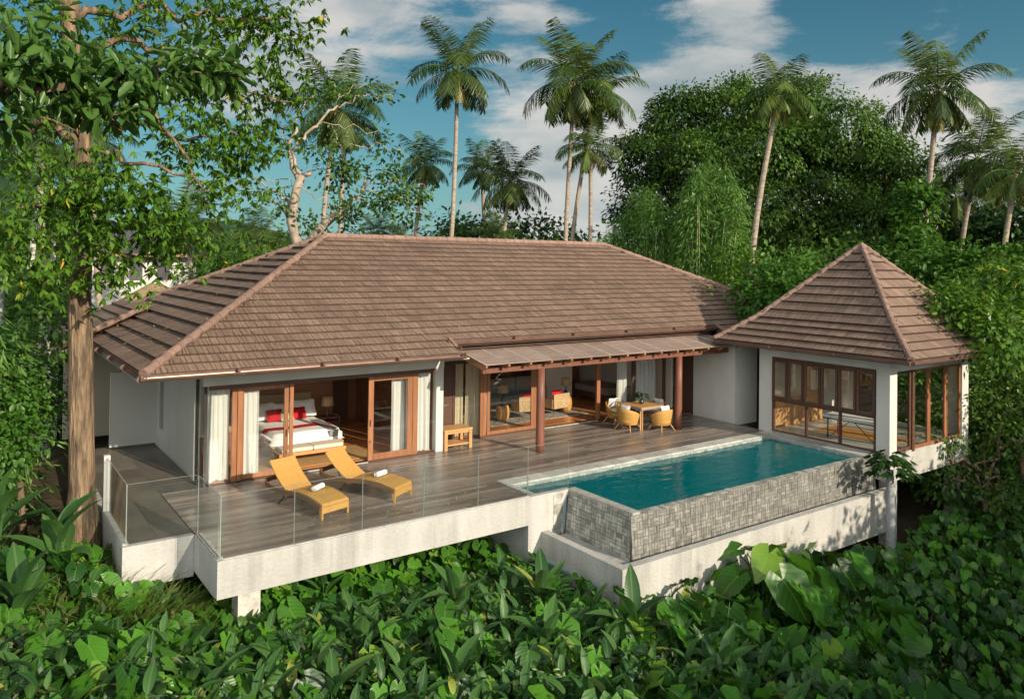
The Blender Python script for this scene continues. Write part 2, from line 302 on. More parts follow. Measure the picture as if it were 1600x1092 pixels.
# ------------------------------------------------------------------ scene graph helpers
OFF = {}
def root(name, loc=(0, 0, 0), rz=0, label=None, cat=None, group=None, local=True):
    o = bpy.data.objects.new(name, None); C.objects.link(o); o.location = loc; o.rotation_euler = (0, 0, rz)
    o.empty_display_size = .2
    OFF[o.name] = np.zeros(3) if local else np.array(loc, float)
    tag(o, label, cat, group); return o
def tag(o, label=None, cat=None, group=None, kind=None):
    if label: o['label'] = label
    if cat: o['category'] = cat
    if group: o['group'] = group
    if kind: o['kind'] = kind
    return o
def link_mesh(name, V, F, matname, parent=None, smooth=False, rnd=None, uv=None):
    """V (n,3); F list of polygons, or an (m,k) array; rnd per-vertex"""
    V = np.asarray(V, float)
    off = OFF.get(parent.name, np.zeros(3)) if parent is not None else np.zeros(3)
    V = V-off
    me = bpy.data.meshes.new(name)
    if isinstance(F, np.ndarray):
        k = F.shape[1]; me.vertices.add(len(V)); me.vertices.foreach_set('co', V.ravel().astype(np.float32))
        me.loops.add(F.size); me.loops.foreach_set('vertex_index', F.ravel().astype(np.int32))
        me.polygons.add(len(F)); me.polygons.foreach_set('loop_start', np.arange(0, F.size, k, dtype=np.int32))
        me.update(calc_edges=True)
    else:
        me.from_pydata([tuple(v) for v in V], [], F); me.update()
    if rnd is not None:
        a = me.attributes.new('rnd', 'FLOAT', 'POINT'); a.data.foreach_set('value', np.asarray(rnd, np.float32))
    if uv is not None:
        ul = me.uv_layers.new(name='UVMap'); li = np.empty(len(me.loops), np.int32); me.loops.foreach_get('vertex_index', li)
        ul.data.foreach_set('uv', np.asarray(uv, np.float32)[li].ravel())
    me.materials.append(MATS[matname])
    if smooth: me.polygons.foreach_set('use_smooth', np.ones(len(me.polygons), bool))
    o = bpy.data.objects.new(name, me); C.objects.link(o)
    if parent is not None: o.parent = parent; OFF[o.name] = off
    return o
class MB:
    def __init__(s): s.V = []; s.F = []; s.r = []; s.uv = []
    def add(s, V, F, r=None, uv=None):
        b = len(s.V); s.V += [tuple(map(float, v)) for v in V]; s.F += [tuple(b+i for i in f) for f in F]
        rr = random.random() if r is None else r; s.r += [rr]*len(V); s.uv += list(uv) if uv is not None else [(v[0], v[1]) for v in V]
        return s
    def box(s, x0, x1, y0, y1, z0, z1, r=None):
        V = [(x, y, z) for z in (z0, z1) for y in (y0, y1) for x in (x0, x1)]
        return s.add(V, [(0, 2, 3, 1), (4, 5, 7, 6), (0, 1, 5, 4), (2, 6, 7, 3), (0, 4, 6, 2), (1, 3, 7, 5)], r)
    def obox(s, c, hx, hy, hz, r=None):
        """oriented box: centre, three half vectors"""
        c, hx, hy, hz = map(np.array, (c, hx, hy, hz))
        V = [c+a*hx+b*hy+d*hz for d in (-1, 1) for b in (-1, 1) for a in (-1, 1)]
        return s.add(V, [(0, 2, 3, 1), (4, 5, 7, 6), (0, 1, 5, 4), (2, 6, 7, 3), (0, 4, 6, 2), (1, 3, 7, 5)], r)
    def bar(s, a, b, w, h, up=(0, 0, 1), r=None):
        a, b = np.array(a, float), np.array(b, float); d = (b-a)/2; n = d/np.linalg.norm(d)
        sd_ = np.cross(n, up); sd_ /= np.linalg.norm(sd_)+1e-9; u = np.cross(sd_, n)
        return s.obox((a+b)/2, d, sd_*w/2, u*h/2, r)
    def quad(s, a, b, c, d, r=None, uv=None): return s.add([a, b, c, d], [(0, 1, 2, 3)], r, uv)
    def tube(s, P, rad, n=8, cap=True, r=None, squash=1):
        P = [np.array(p, float) for p in P]; rad = rad if hasattr(rad, '__len__') else [rad]*len(P)
        V = []; F = []; ref = np.array([.13, .21, .97])
        for i, p in enumerate(P):
            t_ = P[min(i+1, len(P)-1)]-P[max(i-1, 0)]; t_ /= np.linalg.norm(t_)+1e-9
            if abs(t_@ref) > .95: ref = np.array([.9, .3, .1])
            a = np.cross(t_, ref); a /= np.linalg.norm(a); b_ = np.cross(t_, a)
            for k in range(n):
                th = 2*math.pi*k/n; V.append(p+rad[i]*(math.cos(th)*a+squash*math.sin(th)*b_))
        for i in range(len(P)-1):
            for k in range(n): F.append((i*n+k, i*n+(k+1) % n, (i+1)*n+(k+1) % n, (i+1)*n+k))
        if cap: F += [tuple(range(n))[::-1], tuple(range((len(P)-1)*n, len(P)*n))]
        return s.add(V, F, r)
    def lathe(s, prof, c=(0, 0, 0), n=24, r=None):
        V = [(c[0]+rr*math.cos(2*math.pi*k/n), c[1]+rr*math.sin(2*math.pi*k/n), c[2]+z) for rr, z in prof for k in range(n)]
        F = [(i*n+k, i*n+(k+1) % n, (i+1)*n+(k+1) % n, (i+1)*n+k) for i in range(len(prof)-1) for k in range(n)]
        F += [tuple(range(n))[::-1], tuple(range((len(prof)-1)*n, len(prof)*n))]
        return s.add(V, F, r)
    def prism(s, poly, ax, a, b, r=None):
        """extrude a 2-D polygon along axis ax from a to b"""
        def pt(p, t_): q = list(p); q.insert(ax, t_); return q
        k = len(poly); V = [pt(p, a) for p in poly]+[pt(p, b) for p in poly]
        return s.add(V, [tuple(range(k))[::-1], tuple(range(k, 2*k))]+[(i, (i+1) % k, k+(i+1) % k, k+i) for i in range(k)], r)
    def build(s, name, mat, parent=None, smooth=False, bevel=0):
        o = link_mesh(name, s.V, s.F, mat, parent, smooth, s.r, s.uv)
        if bevel:
            md = o.modifiers.new('bevel', 'BEVEL'); md.width = bevel; md.segments = 2; md.limit_method = 'ANGLE'
        return o
def soft(o, lv=1):
    md = o.modifiers.new('soft', 'SUBSURF'); md.levels = lv; md.render_levels = lv
    o.data.polygons.foreach_set('use_smooth', np.ones(len(o.data.polygons), bool)); return o
def cushion_mesh(mb, c, sx, sy, sz, k=6, puff=.5, rot=None):
    """pillow-shaped grid, thin at the rim"""
    V = []; F = []; n = k+1
    for side in (1, -1):
        for i in range(n):
            for j in range(n):
                u, v = 2*i/k-1, 2*j/k-1
                h = ((1-abs(u)**4)*(1-abs(v)**4))**puff
                q = np.array([u*sx/2*(1-.06*(abs(v) < .6)), v*sy/2*(1-.06*(abs(u) < .6)), side*(sz/2*h+.004)])
                V.append(q)
    for i in range(k):
        for j in range(k):
            a = i*n+j; F.append((a, a+n, a+n+1, a+1)); a += n*n; F.append((a, a+1, a+n+1, a+n))
    V = np.array(V)
    if rot is not None: V = V@np.array(Matrix.Rotation(rot[1], 3, rot[0])).T
    mb.add(V+np.array(c), F)

# ------------------------------------------------------------------ leaf helpers
def norm(a): return a/(np.linalg.norm(a, axis=-1, keepdims=True)+1e-9)
T_DIAMOND = (np.array([[0, 0, 0], [.42, .5, -.10], [1, 0, -.16], [.42, -.5, -.10]]), np.array([[0, 3, 2, 1]]))
T_OVAL = (np.array([[0, 0, 0], [.35, .42, .09], [.75, .34, .04], [1, 0, -.12], [.75, -.34, .04], [.35, -.42, .09]]), np.array([[0, 1, 2, 3], [0, 3, 4, 5]]))
def strip(stations, fold=.15, droop=.25):
    V = []; F = []
    for x, wd in stations:
        z = -droop*max(x, 0)**2
        V += [(x, 0, z), (x, wd, z+fold*wd), (x, -wd, z+fold*wd)]
    for i in range(len(stations)-1):
        a = 3*i; b = a+3; F += [(a, b, b+1, a+1), (a, a+2, b+2, b)]
    return np.array(V, float), np.array(F)
T_TARO = strip([(0, .20), (.02, .40), (.15, .48), (.33, .46), (.5, .39), (.67, .28), (.83, .15), (.94, .06), (1, .004)], .20, .32)
T_TARO[0][1] = (-.30, .13, .03); T_TARO[0][2] = (-.30, -.13, .03); T_TARO[0][4] = (-.20, .36, .05); T_TARO[0][5] = (-.20, -.36, .05)      # rear lobes of the heart
for _i in range(9):
    for _s in (1, 2): T_TARO[0][3*_i+_s][2] += .035*(-1)**_i
T_BANANA = strip([(0, .015), (.06, .07), (.15, .125), (.3, .16), (.45, .17), (.6, .16), (.75, .125), (.88, .07), (1, .004)], .5, .38)
T_GRASS = strip([(0, .02), (.4, .022), (.75, .014), (1, .002)], .3, .5)
def leaves(P, D, U, Ln, Wd, tmpl, r=None):
    """one template leaf per row: base P, direction D, up U, length, width -> V, F, rnd"""
    tv, tf = tmpl; n = len(P); D = norm(D); S = norm(np.cross(U, D)); U = np.cross(D, S)
    Ln = np.broadcast_to(Ln, n)[:, None, None]; Wd = np.broadcast_to(Wd, n)[:, None, None]
    V = P[:, None, :]+Ln*tv[None, :, 0:1]*D[:, None, :]+Wd*tv[None, :, 1:2]*S[:, None, :]+Ln*tv[None, :, 2:3]*U[:, None, :]
    F = tf[None]+(np.arange(n)*len(tv))[:, None, None]
    r = rng.random(n) if r is None else r
    return V.reshape(-1, 3), F.reshape(-1, tf.shape[1]), np.repeat(r, len(tv)), np.tile(tv[:, :2], (n, 1))
def merge(parts):
    V = []; F = []; r = []; u_ = []; b = 0
    for v, f, q, uu in parts: V.append(v); F.append(f+b); r.append(q); u_.append(uu); b += len(v)
    return tuple(map(np.concatenate, (V, F, r, u_)))
def sph(n):
    return norm(rng.normal(size=(n, 3)))
def foliage(blobs, leaf, wid, tmpl=T_DIAMOND, cl=.5, per=40, droop=.5, shell=.55, bright=.35, whorl=0):
    """blobs: (centre, (rx,ry,rz), number of clumps). clumps sit through the outer part of the blob, leaves round each clump"""
    Ps = []; Ds = []; Us = []; Rr = []
    for c, rad, nc in blobs:
        c = np.array(c); rad = np.array(rad)
        d = sph(nc); bt = rng.uniform(-.22, .22); k = shell+(1.08-shell)*rng.random(nc)[:, None]**.7
        cc = c+d*rad*k; tone = np.clip(rng.random(nc)+bt, 0, 1)
        sz = cl*(.6+.8*rng.random(nc))
        if whorl:
            # leaves radiating from twig tips
            tips = np.repeat(cc, per, 0)+rng.normal(size=(nc*per, 3))*np.repeat(sz, per)[:, None]*np.array([1, 1, .75])
            m_ = whorl; T_ = np.repeat(tips, m_, 0); a = rng.random(len(T_))*6.283; e = rng.normal(-.35, .45, len(T_))
            D = np.stack([np.cos(a)*np.cos(e), np.sin(a)*np.cos(e), np.sin(e)-droop*.4], 1)
            U = norm(np.stack([np.cos(a)*.3, np.sin(a)*.3, np.ones(len(T_))], 1)+rng.normal(size=(len(T_), 3))*.25)
            Ps.append(T_); Ds.append(D); Us.append(U); Rr.append(np.clip(np.repeat(np.repeat(tone, per), m_)*bright+rng.random(len(T_))*(1-bright), 0, 1))
        else:
            o = rng.normal(size=(nc*per, 3))*np.array([1, 1, .6]); o = o/np.maximum(1, np.linalg.norm(o, axis=1, keepdims=True)/1.35)
            P = np.repeat(cc, per, 0)+o*np.repeat(sz, per)[:, None]
            out_ = norm(o)*.7+np.repeat(d, per, 0)*.5
            D = out_+rng.normal(size=P.shape)*.5+np.array([0, 0, -droop])
            U = norm(out_*.6+np.array([0, 0, .9])+rng.normal(size=P.shape)*.4)
            Ps.append(P); Ds.append(D); Us.append(U); Rr.append(np.clip(np.repeat(tone, per)*bright+rng.random(len(P))*(1-bright), 0, 1))
    P, D, U, Rr = map(np.concatenate, (Ps, Ds, Us, Rr))
    n = len(P); s = .65+.6*rng.random(n)
    return leaves(P, D, U, leaf*s, wid*s, tmpl, Rr)
def put(name, vfr, mat, parent=None, smooth=False):
    return link_mesh(name, vfr[0], vfr[1], mat, parent, smooth or mat in ('leaf_taro', 'leaf_banana'), vfr[2], vfr[3])
def wiggle(a, b, n, amp, seed):
    rs = np.random.default_rng(seed); a, b = np.array(a, float), np.array(b, float)
    P = [a+(b-a)*i/n for i in range(n+1)]
    return [p+(rs.normal(size=3)*amp if 0 < i < n else 0) for i, p in enumerate(P)]
#PART2
# ------------------------------------------------------------------ ground, hills
def sstep(a, b, x): t_ = np.clip((x-a)/(b-a), 0, 1); return t_*t_*(3-2*t_)
def H(x, y):
    x = np.asarray(x, float); y = np.asarray(y, float)
    z = np.interp(y, [-60, -30, -12, -5, -2, 1, 4, 9, 16, 40, 100, 400], [-7, -4.6, -3.3, -2.6, -2.2, -1.85, -1.35, -.55, -.25, 0, .5, 3])
    z = z+.75*sstep(.4, -1.8, x)*sstep(9, 3, y)-.35*sstep(7, 15, x)*sstep(6, 0, y)+.9*sstep(24, 40, x)*sstep(16, 2, y)
    return z+.10*np.sin(x*.9+1.3*np.sin(y*.5))*np.cos(y*.8)*sstep(7, 3, y)
def ground():
    u = np.linspace(-1, 1, 220); g = np.sinh(u*4.6)/np.sinh(4.6)*1500
    X, Y = np.meshgrid(g+8, g+4, indexing='ij'); Z = H(X, Y); n = len(u)
    V = np.stack([X, Y, Z], -1).reshape(-1, 3); i = np.arange(n-1)[:, None]*n+np.arange(n-1)[None]
    F = np.stack([i, i+n, i+n+1, i+1], -1).reshape(-1, 4)
    tag(link_mesh('ground', V, F, 'soil', None, True), kind='structure')
ground()
def hills():
    # wooded ridges far behind the left of the plot, heights read as angles above the horizon
    prof = [(-400, 250), (-60, 285), (0, 292), (60, 312), (120, 340), (190, 368), (250, 376), (330, 355), (380, 360), (440, 372), (520, 392), (640, 398), (900, 396), (1200, 392), (1500, 388), (1800, 380)]
    xs = np.arange(-400, 1801, 12); tops = np.interp(xs, [p[0] for p in prof], [p[1] for p in prof])
    V = []; k = 9
    for i, x in enumerate(xs):
        for j in range(k):
            f = j/(k-1); d = 620+520*f
            p = at(x, 408, d); zz = 5.4+(408-tops[i])/FPX*1150*1.03*math.sin(f*math.pi/2)**1.2
            V.append((p[0], p[1], zz+ (6*math.sin(i*.9+j)+4*math.sin(i*2.3))*f*(1-f)*1.6+1.5*math.sin(i*1.7)*f))
    n = len(xs); F = [(i*k+j, i*k+j+1, (i+1)*k+j+1, (i+1)*k+j) for i in range(n-1) for j in range(k-1)]
    tag(link_mesh('hills', V, F, 'far_green', None, True), kind='structure')
hills()

# ------------------------------------------------------------------ the villa
T26 = math.tan(R(26)); XL, YF, ZE, XR, YB = -.63, 3.38, 2.9, 24.68, 16.54
RL, RR = np.array([5.95, 9.96, ZE+6.58*T26]), np.array([18.1, 9.96, ZE+6.58*T26])
def zf(y): return ZE+(y-YF)*T26
def roof_face(mb, e0, e1, t0, t1, n, tw=.125, lift=.045, seed=1, jit=.016, gap=.012):
    rs = random.Random(seed)
    e0, e1, t0, t1 = (np.array(p, float) for p in (e0, e1, t0, t1))
    ud = norm(e1-e0); nr = np.cross(ud, t0-e0); nr /= np.linalg.norm(nr); nr = nr if nr[2] > 0 else -nr
    sd_ = np.cross(nr, ud); sd_ = sd_ if sd_[2] > 0 else -sd_
    S = (t0-e0)@sd_
    for i in range(n):
        fa, fb = i/n, min(1, (i+1.12)/n)
        La, Ra, Lb, Rb = ((e0+(t0-e0)*f-e0)@ud if q == 0 else (e1+(t1-e1)*f-e0)@ud for f, q in ((fa, 0), (fa, 1), (fb, 0), (fb, 1)))
        lo, hi = min(La, Lb), max(Ra, Rb); 
        u_ = lo-rs.random()*tw
        # decking under the row, seen dark between the shakes
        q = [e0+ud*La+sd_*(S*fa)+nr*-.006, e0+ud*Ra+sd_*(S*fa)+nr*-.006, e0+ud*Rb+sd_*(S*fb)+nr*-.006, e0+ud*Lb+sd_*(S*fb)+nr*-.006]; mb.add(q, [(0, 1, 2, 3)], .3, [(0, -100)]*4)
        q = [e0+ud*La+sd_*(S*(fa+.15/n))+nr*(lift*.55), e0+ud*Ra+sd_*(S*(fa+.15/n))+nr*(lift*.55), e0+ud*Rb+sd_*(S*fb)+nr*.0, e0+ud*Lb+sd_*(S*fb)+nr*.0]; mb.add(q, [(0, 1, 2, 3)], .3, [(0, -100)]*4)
        while u_ < hi:
            a = u_; u_ += tw*rs.uniform(.6, 1.4); b = u_-gap
            a0, b0 = max(a, La), min(b, Ra); a1, b1 = max(a, Lb), min(b, Rb)
            if b0-a0 < .01 and b1-a1 < .01: continue
            if b0 < a0: a0 = b0 = min(max((a0+b0)/2, a1), b1)
            if b1 < a1: a1 = b1 = min(max((a1+b1)/2, a0), b0)
            h = lift+rs.random()*jit
            P = lambda u, f, z: e0+ud*u+sd_*(S*f)+nr*z
            p = [P(a0, fa, h), P(b0, fa, h+rs.random()*.004), P(b1, fb, .004), P(a1, fb, .004), P(a0, fa, -.004), P(b0, fa, -.004)]
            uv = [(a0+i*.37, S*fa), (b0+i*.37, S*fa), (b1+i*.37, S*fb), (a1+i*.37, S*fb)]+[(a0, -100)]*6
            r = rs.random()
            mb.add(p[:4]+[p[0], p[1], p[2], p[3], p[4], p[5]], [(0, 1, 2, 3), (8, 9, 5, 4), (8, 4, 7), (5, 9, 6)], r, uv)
def hip(mb, a, b, rad=.115, seg=.42, lift=.05):
    a, b = np.array(a, float), np.array(b, float); n = max(1, int(np.linalg.norm(b-a)/seg)); d = (b-a)/n
    z = np.array([0, 0, lift])
    for i in range(n): mb.tube([a+d*i+z, a+d*(i+1.08)+z], [rad, rad*.80], 10)
def gutter(mb, a, b, rad=.075):
    a, b = np.array(a, float), np.array(b, float); n = int(np.linalg.norm(b-a)/2.4)+1; d = (b-a)/n; u = norm(b-a); s_ = np.cross(u, (0, 0, 1))
    V = []; F = []
    for i, p in enumerate((a, b)):
        for k in range(9):
            th = math.pi*(k/8)
            V.append(p+s_*rad*math.cos(th)+np.array([0, 0, -rad*math.sin(th)]))
        for k in range(9):
            th = math.pi*(1-k/8); V.append(p+s_*(rad-.008)*math.cos(th)+np.array([0, 0, -(rad-.008)*math.sin(th)]))
    F = [(k, k+1, 18+k+1, 18+k) for k in range(17)]+[(17, 0, 18, 35), tuple(range(18))[::-1], tuple(range(18, 36))]
    mb.add(V, F)
    for i in range(n+1): q = a+d*i; mb.tube([q-u*.025+np.array([0, 0, -.0]), q+u*.025], rad*1.08, 10)
villa = root('villa', (9, 8, 0), 0, 'long white villa under a brown hipped tile roof beside the pool', 'house', local=False)
def pieces(name, mat, parent, *bs):
    for b_ in bs: MB().box(*b_).build(name, mat, parent)
def wpart(name, mat, parent, fn, **k):
    mb = MB(); fn(mb); return mb.build(name, mat, parent, **k)

rf = MB()
roof_face(rf, (XL+.62, 4.0, zf(4.0)), (XR-.62, 4.0, zf(4.0)), RL, RR, 19, seed=1)
roof_face(rf, (XL, YF, ZE), (7.13, YF, ZE), (XL+.62, 4.0, zf(4.0)), (7.13, 4.0, zf(4.0)), 2, seed=2)
roof_face(rf, (7.13+11.07, YF, ZE), (XR, YF, ZE), (18.2, 4.0, zf(4.0)), (XR-.62, 4.0, zf(4.0)), 2, seed=12)
roof_face(rf, (XL, YB, ZE), (XL, YF, ZE), RL, RL, 16, lift=.085, tw=.30, jit=.004, gap=.007, seed=3)
roof_face(rf, (XR, YF, ZE), (XR, YB, ZE), RR, RR, 17, lift=.06, tw=.3, seed=4)
roof_face(rf, (XR, YB, ZE), (XL, YB, ZE), RR, RL, 17, lift=.06, tw=.3, seed=5)
# raised strip of roof at the back left
zl = lambda x: ZE+(x-XL)*T26
roof_face(rf, (-1.45, 16.2, zl(-1.45)+.20), (-1.45, 11.5, zl(-1.45)+.20), (.95, 16.2, zl(.95)+.20), (.95, 11.5, zl(.95)+.20), 7, lift=.08, tw=.3, jit=.004, gap=.007, seed=8)
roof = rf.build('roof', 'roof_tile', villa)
def cap1(a, b, r_=.115, par=None, **k): mb = MB(); hip(mb, a, b, r_, **k); mb.build('ridge_cap', 'ridge_tile', par or roof)
for a, b in (((XL-.03, YF-.03, ZE), RL), ((XR, YF, ZE), RR), ((XL, YB, ZE), RL), ((XR, YB, ZE), RR)): cap1(a, b)
cap1(RL-np.array([.1, 0, 0]), RR+np.array([.1, 0, 0]), .105); cap1((-1.5, 11.46, zl(-1.5)+.22), (.97, 11.46, zl(.97)+.22), .10)
for a, b in (((7.15, 3.42, ZE+.06), (7.15, 4.05, zf(4.05)+.05)), ((18.18, 3.42, ZE+.06), (18.18, 4.05, zf(4.05)+.05))): MB().bar(a, b, .09, .06).build('edge_cap', 'ridge_tile', roof)

def gut(mb):
    gutter(mb, (XL-.08, YF-.09, ZE-.03), (7.2, YF-.09, ZE-.03)); gutter(mb, (XL-.09, 11.4, ZE-.05), (XL-.09, YF-.05, ZE-.05))
    gutter(mb, (7.05, 3.93, 3.16), (18.2, 3.93, 3.16)); gutter(mb, (7.12, 3.95, 3.13), (7.16, 3.30, 2.87), .06)
    gutter(mb, (18.22, 3.95, 3.13), (18.16, 3.30, 2.87), .06); gutter(mb, (18.1, YF-.09, ZE-.03), (XR, YF-.09, ZE-.03)); gutter(mb, (-1.55, 16.2, zl(-1.5)+.1), (-1.55, 11.4, zl(-1.5)+.1))
    mb.box(-1.5, .96, 11.42, 11.46, zl(-1.5)+.02, zl(-1.5)+.12)
wpart('gutter', 'gutter', roof, gut)
def sof(mb):
    mb.box(XL, 7.4, YF, 4.79, 2.76, 2.80); mb.box(XL, .89, 4.79, 11.4, 2.76, 2.80); mb.box(-1.45, .89, 11.4, 16.2, 2.62, 2.66)
    mb.box(7.4, 18.1, 4.05, 5.64, 3.03, 3.07); mb.box(18.1, 24.6, YF, 5.0, 2.76, 2.80); mb.box(.9, 22, 15.4, 16.5, 2.76, 2.8); mb.box(21, 24.6, 3.5, 16.5, 2.76, 2.8)
wpart('soffit', 'soffit', roof, sof)
def fascia(mb):
    mb.box(XL-.01, 7.18, YF-.012, YF+.012, 2.78, 2.93); mb.box(XL-.012, XL+.012, YF+.02, 11.4, 2.78, 2.93)
    mb.box(7.15, 18.15, 3.99, 4.02, 3.05, 3.23); mb.box(7.13, 7.16, 3.4, 3.98, 2.80, 3.1); mb.box(18.17, XR, YF-.012, YF+.012, 2.78, 2.93); mb.box(18.17, 18.20, 3.4, 3.98, 2.80, 3.1)
wpart('fascia', 'gutter', roof, fascia)
# walls
pieces('wall', 'side_wall', villa, (.9, 1.05, 5.60, 9.03, -.3, 2.76), (.9, 1.05, 9.53, 15.5, -.3, 2.76), (.9, 1.05, 9.03, 9.53, -.3, .55), (.9, 1.05, 9.03, 9.53, 2.45, 2.76), (-.3, .9, 9.93, 10.07, .05, 2.13), (1.06, 22, 15.35, 15.5, -.3, 2.76), (21.85, 22, 4.8, 15.34, -.3, 2.76))
pieces('front_wall', 'white_wall', villa, (.9, 7.44, 4.78, 4.95, 2.36, 2.76), (7.21, 7.44, 4.8, 5.64, .0, 2.355), (7.46, 17.85, 5.66, 5.82, 2.40, 3.03), (7.3, 7.45, 5.65, 15.3, 0, 2.9))
pieces('corner_wall', 'white_wall', villa, (17.85, 18.02, 2.9, 4.74, -.1, 2.75), (18.021, 19.05, 2.901, 3.06, -.1, 2.749), (18.9, 19.049, 3.061, 5, -.1, 2.748))
pieces('recess_wall', 'dark_wood', villa, (19.06, 22.4, 3.3, 3.4, -.1, 2.92), (17.9, 18.05, 4.76, 5.7, 0, 3.0))
pieces('rear_wall', 'white_wall', villa, (-1.5, -1.3, 13.0, 15.9, -.2, 2.62), (-1.5, .89, 15.7, 15.9, -.2, 2.61))
wpart('window', 'dark_metal', villa, lambda mb: mb.box(-1.53, -1.505, 14.0, 14.4, 1.0, 2.1))
wpart('rear_screen', 'soffit', villa, lambda mb: mb.box(-1.2, .89, 12.4, 12.55, -.1, 2.6))
# interiors
pieces('inner_wood_wall', 'room_wood', villa, (1.06, 7.28, 10.2, 10.35, 0, 2.8), (7.2, 7.285, 5.0, 10.19, .03, 2.74), (1.06, 1.12, 5.7, 8.9, .03, 2.7), (12.2, 21.8, 11.6, 11.7, 0, 3))
pieces('inner_wall', 'room_wall', villa, (7.46, 12.19, 11.6, 11.75, 0, 3), (7.46, 7.5, 5.9, 11.5, 0, 3), (14.6, 15.9, 9.2, 9.35, .03, 3), (17.85, 18.0, 5.83, 11.5, 0, 3))
pieces('ceiling', 'room_ceiling', villa, (1.06, 7.28, 4.96, 10.3, 2.77, 2.82), (7.46, 21.8, 5.83, 11.6, 3.0, 3.05))
def boards(mb, x0, x1, y0, y1, z, th=.02, wd=.13, seg=(1.8, 3.6), gap=.007, seed=3, tilt=0):
    rs = random.Random(seed); y = y0
    while y < y1-.02:
        x = x0; ye = min(y+wd-gap, y1)
        while x < x1-.01:
            xe = min(x+rs.uniform(*seg), x1); dz = rs.uniform(-.0015, .0015); t_ = rs.uniform(-tilt, tilt)
            V = [(xx, yy, zz+dz+(t_ if yy == y else -t_)) for zz in (z-th, z) for yy in (y, ye) for xx in (x, xe-.004)]
            mb.add(V, [(0, 2, 3, 1), (4, 5, 7, 6), (0, 1, 5, 4), (2, 6, 7, 3), (0, 4, 6, 2), (1, 3, 7, 5)], rs.random()); x = xe
        y += wd
wpart('floor', 'room_floor', villa, lambda mb: (boards(mb, 1.08, 7.2, 5.0, 10.2, .035, wd=.18, gap=.002), boards(mb, 7.5, 17.84, 5.83, 11.6, .035, wd=.18, gap=.002, seed=5), mb.box(17.86, 21.8, 5.8, 11.6, 0, .035)))
wpart('headboard_wall', 'headboard_cloth', villa, lambda mb: mb.box(2.3, 5.15, 8.98, 9.06, .3, 1.28))
pieces('partition', 'room_wood', villa, (1.2, 5.9, 9.07, 9.25, .03, 2.3), (5.9, 6.0, 9.3, 10.15, .03, 2.7))
pieces('inner_door', 'dark_wood', villa, (5.95, 6.9, 10.14, 10.19, .03, 2.2), (7.96, 8.30, 5.70, 5.76, .04, 2.4), (10.2, 10.9, 11.5, 11.59, .03, 2.5))
# door track frames
def tracks(mb):
    mb.box(1.06, 7.2, 4.80, 4.93, 2.255, 2.355); mb.box(1.06, 7.2, 4.80, 4.93, -.01, .03)
    mb.box(7.46, 17.84, 5.67, 5.80, 2.29, 2.395); mb.box(7.46, 17.84, 5.67, 5.80, -.01, .03)
wpart('door_track', 'dark_wood', villa, tracks)
def door(x0, x1, y, z1=2.25, st=(.10, .10), sill=.14, head=.09, mat='frame_wood', name='sliding_door', pane=True, pull=1):
    mb = MB(); y1 = y+.045
    mb.box(x0, x0+st[0], y, y1, .035, z1); mb.box(x1-st[1], x1, y, y1, .035, z1)
    mb.box(x0+st[0]+.001, x1-st[1]-.001, y+.002, y1-.002, .035, sill); mb.box(x0+st[0]+.001, x1-st[1]-.001, y+.002, y1-.002, z1-head, z1)
    d = mb.build(name, mat, villa, bevel=.004)
    if pane: wpart('pane', 'window_glass', d, lambda m_: m_.box(x0+st[0], x1-st[1], y+.018, y+.028, sill, z1-head))
    if pull:
        hx = x0+.05 if pull < 0 else x1-.05
        wpart('handle', 'dark_metal', d, lambda m_: (m_.box(hx-.012, hx+.012, y-.02, y-.001, .95, 1.12), m_.box(hx-.009, hx+.009, y-.012, y-.001, .5, .58)))
    return d
def post(x0, x1, y0, y1, z1, mat='frame_wood', name='door_post'):
    return wpart(name, mat, villa, lambda mb: mb.box(x0, x1, y0, y1, .0, z1), bevel=.006)
# bedroom front, left to right
wpart('fixed_pane', 'window_glass', villa, lambda mb: mb.box(1.06, 1.57, 4.85, 4.86, .03, 2.25))
wpart('side_window', 'dark_metal', villa, lambda mb: (mb.box(.93, 1.0, 5.54, 5.59, 0, 2.75), mb.box(.93, 1.0, 4.80, 4.84, 0, 2.35)))
wpart('slot_shade_sheet', 'dark_metal', villa, lambda mb: mb.box(1.0, 1.04, 9.03, 9.53, .55, 2.45))  # dark sheet added behind the slot pane, standing in for room shade
wpart('side_pane', 'window_glass', villa, lambda mb: mb.box(.96, .97, 4.85, 5.53, .02, 2.6))
wpart('slot_window', 'window_glass', villa, lambda mb: mb.box(.97, .98, 9.04, 9.52, .56, 2.44))
post(1.58, 1.70, 4.81, 4.86, 2.25); post(1.71, 1.82, 4.80, 4.85, 2.25)
door(1.83, 2.98, 4.86, st=(.05, .11), pull=1); post(2.99, 3.09, 4.81, 4.85, 2.25)
door(5.14, 6.46, 4.805, st=(.15, .16), sill=.20, head=.11, pull=-1)
post(6.47, 6.63, 4.81, 4.88, 2.25)
wpart('fixed_pane', 'window_glass', villa, lambda mb: mb.box(6.64, 7.2, 4.84, 4.85, .03, 2.25))
